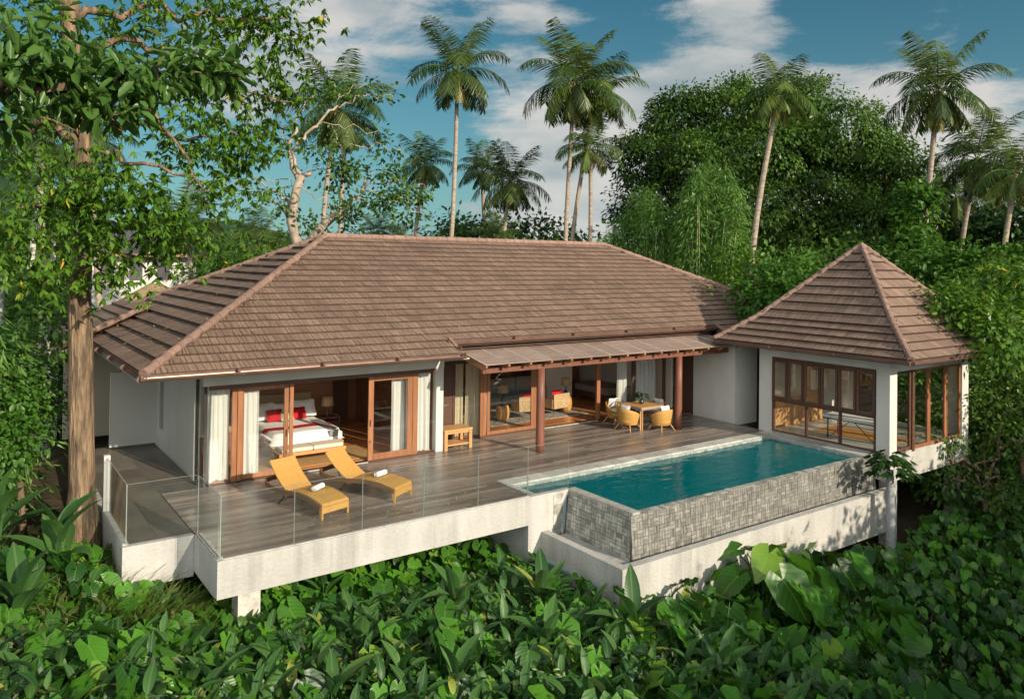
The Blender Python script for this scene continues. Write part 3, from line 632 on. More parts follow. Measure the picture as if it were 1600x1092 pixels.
# living room front
post(7.46, 7.56, 5.68, 5.76, 2.3, 'dark_wood'); post(8.30, 8.38, 5.68, 5.76, 2.3, 'dark_wood')
wpart('handle', 'steel', villa, lambda mb: (mb.bar((8.0, 5.69, 1.08), (8.0, 5.66, 1.08), .03, .03), mb.bar((8.0, 5.66, 1.08), (8.12, 5.66, 1.12), .02, .02)))
wpart('fixed_pane', 'window_glass', villa, lambda mb: mb.box(8.39, 9.27, 5.72, 5.73, .03, 2.3))
for a in (9.28, 9.40): post(a, a+.105, 5.68+.01*(a > 9.3), 5.75, 2.3)
door(9.52, 11.28, 5.66, z1=2.29, st=(.11, .06), sill=.14, head=.06, pull=0)
post(11.29, 11.46, 5.69, 5.75, 2.3); 
wpart('fixed_pane', 'window_glass', villa, lambda mb: mb.box(14.22, 15.72, 5.72, 5.73, .03, 2.3))
post(14.06, 14.21, 5.68, 5.76, 2.3); post(15.74, 15.9, 5.68, 5.76, 2.3, 'dark_wood')
wpart('fixed_pane', 'window_glass', villa, lambda mb: mb.box(15.91, 17.3, 5.72, 5.73, .03, 2.3)); post(17.31, 17.42, 5.68, 5.76, 2.3, 'dark_wood')
pieces('door_sill', 'stone_coping', villa, (3.1, 5.13, 4.76, 4.798, 0, .02), (11.4, 14.05, 5.60, 5.655, 0, .02))

# curtains: each a hanging cloth of its own
def curtain(x0, x1, y, z1, label, mat='curtain_white', z0=.05, waves=7, amp=.045, seed=1, along='x', group='curtains behind the glass fronts'):
    rs = random.Random(seed); waves = max(2, round(waves*.62)); amp *= .75; nx = waves*12; nz = 10; V = []; F = []
    ph = rs.random()*6
    for j in range(nz+1):
        f = j/nz; z = z1+(z0-z1)*f
        for i in range(nx+1):
            u = i/nx; s_ = amp*(.5+.6*f)*(math.sin(2*math.pi*waves*u+ph+1.2*math.sin(5*u+f))+.5*math.sin(2*math.pi*waves*.43*u+2*ph))
            q = x0+(x1-x0)*(u+.012*math.sin(9*u+4*f)); V.append((q, y+s_, z+.01*math.sin(5*u)*f) if along == 'x' else (y+s_, q, z))
    for j in range(nz):
        for i in range(nx): a = j*(nx+1)+i; F.append((a, a+1, a+nx+2, a+nx+1))
    o = link_mesh('curtain', V, F, mat, None, True, [.5]*len(V)); tag(o, label, 'curtain', group); return o
curtain(1.08, 1.58, 5.02, 2.33, 'white curtain behind the leftmost bedroom pane, touching the floor', seed=1, waves=8)
curtain(4.90, 5.50, 1.14, 2.5, 'white curtain behind the narrow side pane round the corner of the bedroom', seed=11, waves=8, along='y')
curtain(1.86, 2.28, 5.02, 2.30, 'white curtain behind the sliding pane left of the bed', seed=2, waves=6)
curtain(5.95, 6.5, 5.06, 2.30, 'white curtain seen through the right sliding door of the bedroom', seed=3, waves=7)
curtain(6.66, 7.12, 4.98, 2.30, 'bright white curtain at the right end of the bedroom front', seed=4, waves=6)
curtain(8.42, 8.82, 5.95, 2.32, 'cream curtain beside the narrow dark door', 'curtain_cream', seed=5, waves=6)
curtain(8.86, 9.40, 5.92, 2.32, 'cream curtain bunched against the wooden frames behind the side table', 'curtain_cream', seed=6, waves=9)
curtain(9.62, 9.75, 5.95, 2.28, 'thin white curtain edge inside the left living room door', seed=7, waves=2)
curtain(15.25, 15.72, 5.95, 2.32, 'white curtain left of the dark post behind the dining set', seed=8, waves=6)
curtain(15.98, 17.2, 5.95, 2.32, 'wide white curtain right of the dark post behind the dining set', seed=9, waves=12)

# pergola along the living room
pg = root('pergola', (12.7, 3.3, 0), 0, 'timber pergola with brown roof sheets over the living room deck', 'pergola', local=False)
zp = lambda y: 2.62+(y-2.8)*.184
def sheet(mb):
    x = 7.52; k = 0
    while x < 17.85:
        xe = min(x+.745, 17.9); mb.obox(((x+xe)/2, 3.76, zp(3.76)+.03), ((xe-x)/2-.012, 0, 0), (0, .96, .96*.184), (0, -.002, .012)); x += .745
wpart('roof_sheet', 'panel_roof', pg, sheet)
wpart('batten', 'stone_coping', pg, lambda mb: [mb.bar((7.52+.745*k, 2.79, zp(2.79)+.047), (7.52+.745*k, 4.72, zp(4.72)+.047), .03, .012) for k in range(14)])
for k in range(15):
    x = 7.6+.735*k
    wpart('rafter', 'rafter_wood', pg, lambda mb: mb.add([(x+s*.03, y, z) for s in (-1, 1) for y, z in ((2.84, zp(2.84)+.012), (2.84, zp(2.84)-.06), (3.0, zp(3.0)-.17), (4.70, zp(4.70)-.17), (4.70, zp(4.70)+.012))],
        [(0, 1, 2, 3, 4), (9, 8, 7, 6, 5), (0, 5, 6, 1), (1, 6, 7, 2), (2, 7, 8, 3), (3, 8, 9, 4), (4, 9, 5, 0)]))
wpart('beam', 'post_wood', pg, lambda mb: mb.box(7.7, 18.3, 3.18, 3.32, 2.36, 2.515), bevel=.008)
for x, y in ((9.72, 3.24), (15.42, 3.24)):
    wpart('column', 'post_wood', pg, lambda mb: mb.lathe([(.125, 0), (.125, .3), (.12, 1.4), (.115, 2.362)], (x, y, 0), 20), smooth=True)
wpart('flashing', 'gutter', pg, lambda mb: mb.obox((12.7, 4.36, 2.99), (5.2, 0, 0), (0, .36, .03), (0, 0, .01)))

# ------------------------------------------------------------------ terrace
tr_ = root('terrace', (6, 3, 0), 0, 'raised wooden terrace on a long rough white concrete beam', 'terrace', local=False)
def deckb(mb):
    boards(mb, .02, 7.0, .13, 1.5, 0, wd=.125, seed=11, tilt=.0012); boards(mb, .02, 17.66, 1.503, 4.78, 0, wd=.125, seed=12, tilt=.0012); boards(mb, 7.46, 17.84, 4.785, 5.64, 0, wd=.125, seed=13, tilt=.0012)
wpart('deck_boards', 'wet_boards', tr_, deckb)
wpart('deck_base', 'grout', tr_, lambda mb: (mb.box(.1, 6.95, .2, 1.45, -.2, -.03), mb.box(.03, 17.6, 1.55, 5.7, -.2, -.03)))
def tiles_l(mb):
    for i in range(9):
        for j in range(9):
            x0, y0 = -1.2+.6*i, 1.75+.95*j
            x1 = min(x0+.596, .88 if y0 > 4.6 else .0); 
            if x1-x0 > .05: mb.box(x0, x1, y0, y0+.946, -.03, -.004)
wpart('stone_floor', 'terrace_tile', tr_, tiles_l)
wpart('floor_base', 'grout', tr_, lambda mb: (mb.box(-1.18, -.01, 1.78, 10.1, -.35, -.012), mb.box(.0, .89, 4.8, 9.9, -.35, -.012)))
def beam(mb):
    P = [(0, 0), (8.14, 0), (8.13, -.02), (7.62, -.94), (7.57, -.98), (7.02, -1.9), (6.5, -2.6), (5.9, -2.6), (5.9, -2.3), (6.9, -2.2), (6.9, -.64), (0, -.68)]
    P = [(0, .0), (8.14, .0), (7.60, -.96), (7.0, -1.9), (6.95, -3.0), (6.9, -3.0), (6.9, -.64), (-.0, -.68)]
    V = [(x, y, z) for y in (0, .16) for x, z in P]; k = len(P)
    mb.add(V, [tuple(range(k))[::-1], tuple(range(k, 2*k))]+[(i, (i+1) % k, k+(i+1) % k, k+i) for i in range(k)])
    mb.box(0, .16, .161, 1.64, -.70, 0); mb.box(-1.27, 0, 1.65, 1.79, -.80, -.001); mb.box(-1.27, -1.13, 1.791, 10.05, -.95, 0)
wpart('front_beam', 'concrete', tr_, beam)
wpart('under_wall', 'concrete', tr_, lambda mb: (mb.box(6.9, 7.05, .165, 2.6, -3.2, -.205), mb.box(.17, 6.85, 4.6, 4.75, -2, -.21)))
wpart('slab', 'concrete', tr_, lambda mb: mb.box(.17, 6.88, .17, 5.6, -.42, -.205))
for x, y in ((.55, .6), (5.0, 3.6)): wpart('pier', 'stone_coping', tr_, lambda mb: mb.box(x, x+.42, y, y+.4, -3.0, -.425))
# glass balustrade
bl = root('glass_balustrade', (3, .06, 0), 0, 'frameless clear glass balustrade round the edge of the wooden terrace', 'balustrade', local=False)
def gpanel(a, b, h=1.12, z0=.0, r=0):
    a, b = np.array(a, float), np.array(b, float); u = norm(b-a); p = a+u*.006; q = b-u*.006
    mb = MB(); s_ = np.array([-u[1], u[0]])*.006
    mb.obox((*((p+q)/2), z0+h/2+.02), (*((q-p)/2), 0), (*s_, 0), (0, 0, h/2)); g = mb.build('panel', 'glass', bl)
    e = MB()
    for c in (p, q): e.obox((*c, z0+h/2+.02), (*(u*.0014), 0), (*(s_*1.1), 0), (0, 0, h/2))
    e.obox((*((p+q)/2), z0+h+.02), (*((q-p)/2), 0), (*(s_*1.1), 0), (0, 0, .0015)); e.build('glass_rim', 'glass_edge', g)
xs_ = [.02, 1.41, 2.80, 4.19, 5.55, 6.91, 8.12]
for a, b in zip(xs_, xs_[1:]): gpanel((a, .06), (b, .06))
gpanel((.06, 1.66), (.06, .06)); gpanel((-1.2, 1.72), (.05, 1.72)); gpanel((-1.2, 4.05), (-1.2, 1.72))
wpart('end_post', 'white_wall', bl, lambda mb: mb.box(-1.26, -1.14, 4.06, 4.20, -.5, 1.18))
wpart('base_channel', 'stone_coping', bl, lambda mb: (mb.box(.09, 6.95, .03, .045, 0, .018), mb.box(-1.25, -1.17, 1.75, 4.04, 0, .03), mb.box(.03, .045, .1, 1.62, 0, .03), mb.box(.075, .12, .1, 1.62, 0, .022)))

# ------------------------------------------------------------------ pool
pool = root('swimming_pool', (12.5, -.5, 0), 0, 'raised infinity pool clad in grey stone mosaic with teal water', 'pool', local=False)
def mosaic(mb, o, u, v, nrm, Wd, Ht, M=.235, seed=1):
    """basket-weave of stone pieces over the rectangle o + a*u + b*v"""
    rs = random.Random(seed); o, u, v, nrm = (np.array(q, float) for q in (o, u, v, nrm)); g = .0055
    def tile(a0, a1, b0, b1):
        a1 = min(a1, Wd); b1 = min(b1, Ht)
        if a1-a0 < .02 or b1-b0 < .02: return
        h = rs.uniform(.004, .013); c = o+u*(a0+a1)/2+v*(b0+b1)/2+nrm*h/2
        mb.obox(c, u*((a1-a0)/2-g), v*((b1-b0)/2-g), nrm*h/2, rs.random())
    for i in range(int(Wd/M)+1):
        for j in range(int(Ht/M)+1):
            a, b_ = i*M, j*M
            k = (i+j) % 2 if rs.random() < .82 else rs.choice((0, 1, 2))
            if k == 0: tile(a, a+M, b_, b_+M/2); tile(a, a+M, b_+M/2, b_+M)
            elif k == 1: tile(a, a+M/2, b_, b_+M); tile(a+M/2, a+M, b_, b_+M)
            else: tile(a, a+M, b_, b_+M)
def shell(mb):
    # battered outer walls: wider at the foot
    mb.add([(8.10, .15, 0), (17.68, .15, 0), (17.68, -2.15, -.06), (8.10, -2.15, -.06), (8.00, .15, -1.1), (17.68, .15, -1.1), (17.68, -2.22, -1.1), (8.00, -2.22, -1.1),
            (8.32, .15, 0), (17.68, .15, 0), (17.68, -1.93, -.06), (8.32, -1.93, -.06), (8.32, .15, -1.35), (17.2, .15, -1.35), (17.2, -1.93, -1.35), (8.32, -1.93, -1.35)],
           [(0, 4, 7, 3), (3, 7, 6, 2), (3, 2, 10, 11), (0, 3, 11, 8)])
wpart('pool_wall', 'grout', pool, shell)
def cladding(mb):
    b1 = norm(np.array([.10, 0, 1.1])); b2 = norm(np.array([0, .07, 1.04]))
    mosaic(mb, (8.004, -.0, -1.03), (0, -1, 0), b1, (-1, 0, .09), 2.16, 1.0, M=.17, seed=2)
    mosaic(mb, (7.62, .0, -1.0), (1, 0, 0), (0, 0, 1), (0, -1, 0), .30, .95, seed=4)
wpart('stone_cladding', 'stone_tile', pool, cladding)
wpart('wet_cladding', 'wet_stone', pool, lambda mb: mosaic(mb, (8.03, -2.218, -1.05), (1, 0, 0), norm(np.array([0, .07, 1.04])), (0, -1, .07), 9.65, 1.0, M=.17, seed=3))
def coping(mb):
    rs = random.Random(5)
    def run(a, b, wv, z, th=.05, L=.45):
        a, b, wv = map(lambda q: np.array(q, float), (a, b, wv)); n = max(1, round(np.linalg.norm(b-a)/L))
        for i in range(n):
            p, q = a+(b-a)*i/n, a+(b-a)*(i+1)/n; d = (q-p)/2*.992
            mb.obox((*((p+q)/2+wv/2), z-th/2+rs.uniform(-.002, .002)), (*d, 0), (*(wv/2), 0), (0, 0, th/2), rs.random())
    run((7.04, 1.50), (17.68, 1.50), (0, -.44), .0+.006); run((7.04, 1.05), (7.04, .1), (.16, 0), .006)
    run((17.24, 1.05), (17.24, -2.15), (.44, 0), .006); run((8.09, .05), (8.09, -2.16), (.23, 0), .012, .06, 2.3)
wpart('coping', 'stone_coping', pool, coping)
def rimtiles(mb):
    mosaic(mb, (8.33, -2.15, -.055), (1, 0, 0), (0, 1, 0), (0, 0, 1), 9.3, .22, M=.225, seed=9)
wpart('overflow_rim', 'stone_tile', pool, rimtiles)
def basin(mb):
    mb.box(7.19, 17.25, 1.051, 1.12, -1.4, -.05, .4); mb.box(7.12, 7.19, .1, 1.05, -1.4, -.05, .5); mb.box(17.241, 17.3, -2.0, 1.05, -1.4, -.05, .5)
    mb.box(8.26, 8.32, -1.95, .05, -1.4, -.06, .5); mb.box(8.32, 17.24, -1.99, -1.93, -1.4, -.10, .6); mb.box(7.19, 8.30, .05, .1, -1.4, -.1, .5)
    mb.box(7.19, 17.24, -1.93, 1.05, -1.45, -1.4, .5)
wpart('basin', 'basin', pool, basin)
def wband(mb):
    mosaic(mb, (7.2, 1.048, -.30), (1, 0, 0), (0, 0, 1), (0, -1, 0), 10.0, .24, M=.235, seed=7); mosaic(mb, (17.238, 1.0, -.30), (0, -1, 0), (0, 0, 1), (-1, 0, 0), 2.9, .24, seed=8)
wpart('waterline_tiles', 'stone_tile', pool, wband)
wt = MB()
wt.add([(7.19, .1, -.115), (8.32, .1, -.115), (17.24, .1, -.115), (17.24, 1.045, -.115), (8.32, 1.045, -.115), (7.19, 1.045, -.115), (8.32, -1.93, -.115), (17.24, -1.93, -.115)], [(0, 1, 4, 5), (1, 2, 3, 4), (6, 7, 2, 1)])
tag(wt.build('water', 'pool_water'), kind='structure')
def trough(mb):
    def ring(x0, x1, y0, y1, z0, z1): mb.box(x0, x1, y0, y1, z0, z1)
    mb.box(7.28, 17.9, -2.70, -2.50, -2.0, -.85); mb.box(7.28, 7.48, -2.499, .6, -3.4, -.85)
    mb.box(7.281, 10.5, -2.68, -2.5, -3.5, -2.001); mb.box(7.49, 17.68, -2.49, -.02, -1.25, -1.02)
wpart('overflow_trough', 'concrete', pool, trough)
wpart('underside_wall', 'concrete', pool, lambda mb: (mb.box(10.4, 17.5, -1.4, -1.2, -3.6, -1.26),))

# ------------------------------------------------------------------ pavilion
pav = root('pavilion', (20, -.4, 0), 0, 'white glazed pavilion with pyramid tile roof at the far end of the pool', 'pavilion', local=False)
px0, px1, py0, py1, pz = 16.85, 23.3, -3.63, 2.95, 2.87; ap = np.array([20.08, -.34, 6.03])
kk = .30   # bell-cast break: lower part of each face is flatter
def kn(x, y): q = np.array([x, y, pz])+(ap-np.array([x, y, pz]))*kk; q[2] -= .17; return q
cs = [(px0, py0), (px1, py0), (px1, py1), (px0, py1)]; ks = [kn(*c) for c in cs]
pr_ = MB()
for i, sd0 in enumerate((21, 22, 23, 24)):
    c0, c1 = cs[i], cs[(i+1) % 4]; k0, k1 = ks[i], ks[(i+1) % 4]
    roof_face(pr_, (*c0, pz), (*c1, pz), k0, k1, 4, tw=.17, lift=.08, jit=.006, gap=.009, seed=sd0); roof_face(pr_, k0, k1, ap, ap, 9, tw=.17, lift=.08, jit=.006, gap=.009, seed=sd0+9)
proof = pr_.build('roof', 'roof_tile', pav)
for c, k in zip(cs, ks): mb = MB(); hip(mb, (*c, pz), k, .10, .3); hip(mb, k, ap, .10, .3); mb.build('ridge_cap', 'ridge_tile', proof)
MB().lathe([(.16, -.12), (.13, .04), (.05, .12)], tuple(ap), 8).build('peak_cap', 'ridge_tile', proof)

def pgut(mb):
    for i in range(4):
        a, b = cs[i], cs[(i+1) % 4]; d = norm(np.array(b, float)-np.array(a)); o_ = np.array([d[1], -d[0]])*.07
        gutter(mb, (*(a+o_), pz-.05), (*(b+o_), pz-.05), .06)
        mb.bar((*(a-o_*.1), pz-.03), (*(b-o_*.1), pz-.03), .03, .12)
wpart('gutter', 'gutter', proof, pgut)
wpart('soffit', 'soffit', proof, lambda mb: mb.box(px0+.02, px1-.02, py0+.02, py1-.02, 2.76, 2.79))
def pw(mb):
    mb.box(17.70, 17.88, 1.29, 1.80, -.1, 2.76); mb.box(17.70, 17.88, -2.60, -2.20, -.7, 2.76); mb.box(17.701, 17.879, -2.199, 1.289, 2.43, 2.76)
    mb.box(17.881, 18.09, -2.599, -2.42, .05, 2.76); mb.box(18.091, 22.0, -2.598, -2.42, 2.385, 2.76); mb.box(22.0, 22.42, -2.60, -2.42, -.7, 2.76)
    mb.box(22.24, 22.42, -2.419, -1.9, -.1, 2.76); mb.box(22.24, 22.42, 1.2, 1.8, -.1, 2.76); mb.box(22.25, 22.41, -1.899, 1.199, 2.43, 2.76); mb.box(22.25, 22.41, -1.899, 1.199, -.1, .1)
    mb.box(17.881, 22.239, 1.62, 1.79, -.1, 2.76)
wpart('wall', 'white_wall', pav, pw)
wpart('floor_slab', 'concrete', pav, lambda mb: (mb.box(17.69, 22.0, -2.58, -2.38, -.72, .045), mb.box(17.9, 22.2, -2.379, 1.6, -.25, .04), mb.box(17.7, 17.88, -2.19, 1.28, -.3, .055)))
wpart('ceiling', 'room_ceiling', pav, lambda mb: mb.box(17.89, 22.23, -2.41, 1.61, 2.72, 2.755))
wpart('floor', 'pale_floor', pav, lambda mb: mb.box(17.89, 22.22, -2.37, 1.61, .041, .05))
for x, y in ((18.1, -2.5), (21.95, -2.5), (18.1, 1.2), (21.95, 1.2)): wpart('pier', 'concrete', pav, lambda mb: mb.box(x-.15, x+.2, y, y+.35, -4, -.26 if y > 0 else -.73))
wpart('under_wall', 'concrete', pav, lambda mb: mb.box(17.8, 22.4, 1.6, 1.75, -4, -.26))
# west windows
ey = np.linspace(1.28, -2.19, 7)
wf = wpart('window_frame', 'dark_wood', pav, lambda mb: (mb.box(17.66, 17.80, -2.19, 1.28, 1.02, 1.10), mb.box(17.66, 17.80, -2.19, 1.28, 2.36, 2.425), mb.box(17.665, 17.79, -2.19, 1.28, .056, .09),
    *[mb.box(17.67, 17.79, y-.025, y+.025, .09, 1.02) for y in (1.255, .06, -1.07, -2.165)]))
wpart('pane', 'window_glass', wf, lambda mb: mb.box(17.72, 17.73, -2.19, 1.28, .09, 1.02))
for a, b in zip(ey, ey[1:]):
    def case(mb):
        y0, y1 = b+.012, a-.012; mb.box(17.64, 17.70, y0, y0+.075, 1.101, 2.359); mb.box(17.64, 17.70, y1-.075, y1, 1.101, 2.359)
        mb.box(17.642, 17.698, y0+.076, y1-.076, 1.101, 1.18); mb.box(17.642, 17.698, y0+.076, y1-.076, 2.28, 2.359)
    q = wpart('window', 'dark_wood', pav, case, bevel=.004)
    wpart('pane', 'window_glass', q, lambda mb: mb.box(17.665, 17.672, b+.08, a-.08, 1.17, 2.29))
# south glazing
sg = [(18.10, 18.95, 'dark_wood'), (19.0, 20.0, 'frame_wood'), (20.0, 21.05, 'frame_wood'), (21.05, 21.98, 'frame_wood')]
for x0, x1, mt_ in sg:
    def fr_(mb):
        mb.box(x0, x0+.09, -2.56, -2.50, .05, 2.38); mb.box(x1-.09, x1, -2.56, -2.50, .05, 2.38); mb.box(x0+.091, x1-.091, -2.558, -2.502, .05, .15); mb.box(x0+.091, x1-.091, -2.558, -2.502, 2.30, 2.38)
    q = wpart('glazed_door', mt_, pav, fr_, bevel=.004); wpart('pane', 'window_glass', q, lambda mb: mb.box(x0+.09, x1-.09, -2.535, -2.528, .15, 2.30))
wpart('corner_post', 'dark_wood', pav, lambda mb: mb.box(18.96, 19.10, -2.60, -2.495, .0, 2.38))
wpart('east_window', 'dark_wood', pav, lambda mb: [mb.box(22.3, 22.36, y-.03, y+.03, .1, 2.43) for y in (-1.86, -.85, .15, 1.16)])
wpart('inner_panel', 'teak', pav, lambda mb: (mb.box(17.95, 20.2, 1.50, 1.58, .05, .95), mb.box(19.9, 20.9, 1.55, 1.61, .05, 2.2)))

#PART3
# ------------------------------------------------------------------ furniture on the terrace
def lp(name, mat, parent, fn, smooth=False, bevel=0): return wpart(name, mat, parent, fn, smooth=smooth, bevel=bevel)
def lounger(x, y, rz, label):
    o = root('sun_lounger', (x, y, .004), rz, label, 'sun lounger', 'sun loungers in front of the bedroom')
    prof = [(-1.02, .27), (-.98, .33), (-.75, .385), (-.45, .43), (-.15, .425), (.10, .385), (.28, .345), (.34, .33)]
    def slab(mb, P, th, w, nx=6, crown=.0):
        V = []; F = []
        for i, (yy, zz) in enumerate(P):
            a = np.array(P[min(i+1, len(P)-1)])-np.array(P[max(i-1, 0)]); a = a/np.linalg.norm(a); nrm_ = np.array([-a[1], a[0]])
            if nrm_[1] < 0: nrm_ = -nrm_
            for j in range(nx+1):
                u = 2*j/nx-1; V.append((u*w/2, yy, zz-crown*u*u))
            for j in range(nx+1):
                u = 2*j/nx-1; V.append((u*w/2, yy-nrm_[0]*th, zz-nrm_[1]*th))
        m_ = 2*(nx+1)
        for i in range(len(P)-1):
            for j in range(nx):
                a = i*m_+j; F.append((a, a+1, a+m_+1, a+m_)); b_ = a+nx+1; F.append((b_, b_+m_, b_+m_+1, b_+1))
            a = i*m_; F.append((a, a+m_, a+m_+nx+1, a+nx+1)); a = i*m_+nx; F.append((a, a+nx+1, a+m_+nx+1, a+m_))
        e = (len(P)-1)*m_
        for j in range(nx): F.append((j, j+nx+1, j+nx+2, j+1)); F.append((e+j, e+j+1, e+j+nx+2, e+j+nx+1))
        mb.add(V, F)
    seat = lp('seat', 'wicker', o, lambda mb: slab(mb, prof, .10, .68), bevel=.012)
    lp('end_skirt', 'wicker', o, lambda mb: (mb.obox((0, -.985, .205), (.33, 0, 0), (0, .012, .0), (0, .01, .075)),))
    lp('cross_bar', 'dark_wicker', o, lambda mb: mb.box(-.30, .30, .2, .3, .2, .27))
    lp('backrest', 'wicker', o, lambda mb: slab(mb, [(.28, .36), (.42, .44), (.60, .57), (.78, .73), (.93, .90)], .03, .66, crown=0), bevel=.008)
    for s in (-1, 1):
        def rail(mb):
            P = [(s*.365, -.98, .25), (s*.37, -.6, .345), (s*.375, -.2, .38), (s*.38, .15, .35), (s*.385, .45, .33), (s*.385, .8, .36), (s*.37, 1.0, .40), (s*.30, 1.10, .425), (s*.15, 1.14, .43), (0, 1.145, .43)]
            for a, b in zip(P, P[1:]): mb.bar(a, np.array(b)+(np.array(b)-np.array(a))*.04, .045, .10)
        lp('side_rail', 'dark_wicker', o, rail, bevel=.008)
        lp('leg', 'wicker', o, lambda mb: mb.prism([(-1.0, .0), (-.97, .0), (-.86, .30), (-1.0, .27)], 0, s*.33-.02, s*.33+.02))
        lp('leg', 'dark_metal', o, lambda mb: (mb.bar((s*.30, .30, .3), (s*.30, .62, .0), .025, .025), mb.bar((s*.30, .62, .012), (s*.30, .1, .3), .02, .02)))
    lp('back_strut', 'steel', o, lambda mb: (mb.bar((-.2, .74, .66), (-.2, .55, .2), .015, .015), mb.bar((.2, .74, .66), (.2, .55, .2), .015, .015), mb.bar((-.28, .56, .2), (.28, .56, .2), .015, .015)))
    return o
lounger(2.44, 2.12, R(15), 'wicker sun lounger nearer the left corner, its towel close to the hinge')
lounger(3.95, 2.32, R(30), 'wicker sun lounger on the right of the pair, nearer the bedroom doors')
def towel(x, y, z, rz, label):
    o = root('rolled_towel', (x, y, z), rz, label, 'towel', 'rolled towels on the sun loungers')
    def roll(mb):
        V = []; F = []; n = 46
        for i in range(n+1):
            th = i/n*2*math.pi*2.6; rr = .022+.043*i/n
            for xx in (-.16, .16): V.append((xx+.006*math.sin(th*1.3), rr*math.cos(th), .075+rr*math.sin(th)))
        F = [(2*i, 2*i+1, 2*i+3, 2*i+2) for i in range(n)]; mb.add(V, F)
        mb.tube([(-.155, 0, .075), (.155, 0, .075)], .055, 14)
    lp('towel_roll', 'linen', o, roll, True)
    lp('towel_band', 'grey_cloth', o, lambda mb: mb.tube([(.150, 0, .075), (.163, 0, .075)], .030, 12))
towel(2.54, 1.74, .425, R(35), 'rolled white towel on the left sun lounger, beside its hinge')
towel(4.14, 2.0, .425, R(25), 'rolled white towel on the right sun lounger seat')
st = root('side_table', (7.92, 5.02, 0), 0, 'square light wood side table with a lower shelf by the bright curtain', 'side table')
for sx in (-1, 1):
    for sy in (-1, 1): lp('leg', 'teak', st, lambda mb: mb.box(sx*.41-.05, sx*.41+.05, sy*.25-.05, sy*.25+.05, 0, .53), bevel=.004)
lp('table_top', 'teak', st, lambda mb: mb.box(-.47, .47, -.31, .31, .531, .585), bevel=.005)
lp('shelf', 'teak', st, lambda mb: mb.box(-.358, .358, -.28, .28, .12, .16), bevel=.004)
lp('apron', 'teak', st, lambda mb: (mb.box(-.36, .36, -.28, -.25, .46, .53), mb.box(-.36, .36, .25, .28, .46, .53), mb.box(-.44, -.41, -.2, .2, .46, .53), mb.box(.41, .44, -.2, .2, .46, .53)))
# dining set
dt = root('dining_table', (14.6, 4.1, .003), 0, 'square teak dining table with a grey frame on the deck', 'table')
lp('table_top', 'teak', dt, lambda mb: [mb.box(-.5, .5, -.5+.2*k, -.304+.2*k, .715, .745) for k in range(5)])
lp('frame', 'grey_cloth', dt, lambda mb: (mb.box(-.5, .5, -.505, -.46, .66, .714), mb.box(-.5, .5, .46, .505, .66, .714), mb.box(-.505, -.46, -.459, .459, .66, .714), mb.box(.46, .505, -.459, .459, .66, .714)))
for sx in (-1, 1):
    for sy in (-1, 1):
        lp('leg', 'teak', dt, lambda mb: (mb.box(sx*.47-.03, sx*.47+.03, sy*.44-.012, sy*.44+.012, 0, .66), mb.box(sx*.44-.012, sx*.44+.012, sy*.47-.03, sy*.47+.03, 0, .66)))
def tubchair(x, y, rz, label):
    """barrel chair facing local +Y"""
    o = root('tub_chair', (x, y, .003), rz, label, 'chair', 'tub chairs round the dining table')
    def shellf(mb):
        V = []; F = []; n = 22; rows = [(.28, .20), (.31, .30), (.345, .45), (.36, .60), (.365, .72)]
        for q in (0, 1):
            for rr, z in rows:
                for i in range(n+1):
                    th = R(-200+220*i/n) ; t_ = abs(2*i/n-1); zz = z if z < .5 else z-(t_**2.2)*(.20 if z > .65 else .10)
                    r_ = rr-q*.025; V.append((r_*math.cos(th)*1.06, r_*math.sin(th)*.98+.04, zz))
        m_ = n+1; K = len(rows)
        for q in (0, 1):
            for j in range(K-1):
                for i in range(n): a = q*K*m_+j*m_+i; F.append((a, a+1, a+m_+1, a+m_) if q == 0 else (a, a+m_, a+m_+1, a+1))
        for i in range(n): a = (K-1)*m_+i; F.append((a, a+1, a+K*m_+1, a+K*m_))
        for i in (0, n):
            for j in range(K-1): a = j*m_+i; F.append((a, a+m_, a+K*m_+m_, a+K*m_))
        mb.add(V, F)
    lp('shell', 'wicker', o, shellf, True)
    lp('seat_base', 'wicker', o, lambda mb: mb.lathe([(.22, .19), (.29, .22), (.32, .33), (.31, .37)], (0, .03, 0), 20), True)
    soft(lp('seat_cushion', 'cushion', o, lambda mb: cushion_mesh(mb, (0, .06, .43), .54, .52, .12)))
    soft(lp('back_cushion', 'cushion', o, lambda mb: cushion_mesh(mb, (0, -.16, .66), .42, .34, .12, rot=('X', R(72)))))
    for sx in (-1, 1):
        for sy in (-1, 1): lp('leg', 'teak', o, lambda mb: mb.tube([(sx*.20, sy*.18+.03, .24), (sx*.33, sy*.30+.03, 0)], [.022, .014], 8), True)
tubchair(13.88, 4.0, R(-82), 'wicker tub chair on the left side of the square dining table')
tubchair(14.75, 3.32, R(4), 'wicker tub chair nearest the pool, its curved back towards the water')
tubchair(15.45, 4.25, R(98), 'tub chair at the right side of the dining table, beside the round pergola post')
tubchair(14.30, 5.0, R(178), 'tub chair behind the dining table, closest to the hanging curtains')
pl = root('potted_plant', (14.62, 4.12, .748), 0, 'small green plant in a dark round vase on the dining table', 'plant')
lp('vase', 'black_glaze', pl, lambda mb: mb.lathe([(.035, 0), (.075, .03), (.085, .09), (.06, .15), (.035, .17), (.04, .185)], (0, 0, 0), 18), True)
n_ = 16; a_ = rng.random(n_)*6.28; P_ = np.stack([.10*np.cos(a_), .10*np.sin(a_), .27+.12*rng.random(n_)], 1)
put('leaf', leaves(P_, np.stack([np.cos(a_), np.sin(a_), -.5+0*a_], 1), np.tile([0, 0, 1.], (n_, 1)), .20, .12, T_OVAL), 'leaf_dark', pl)
lp('stem', 'leaf_dark', pl, lambda mb: [mb.tube([(0, 0, .17), (p[0]*.5, p[1]*.5, p[2]), tuple(p)], .004, 5) for p in P_])

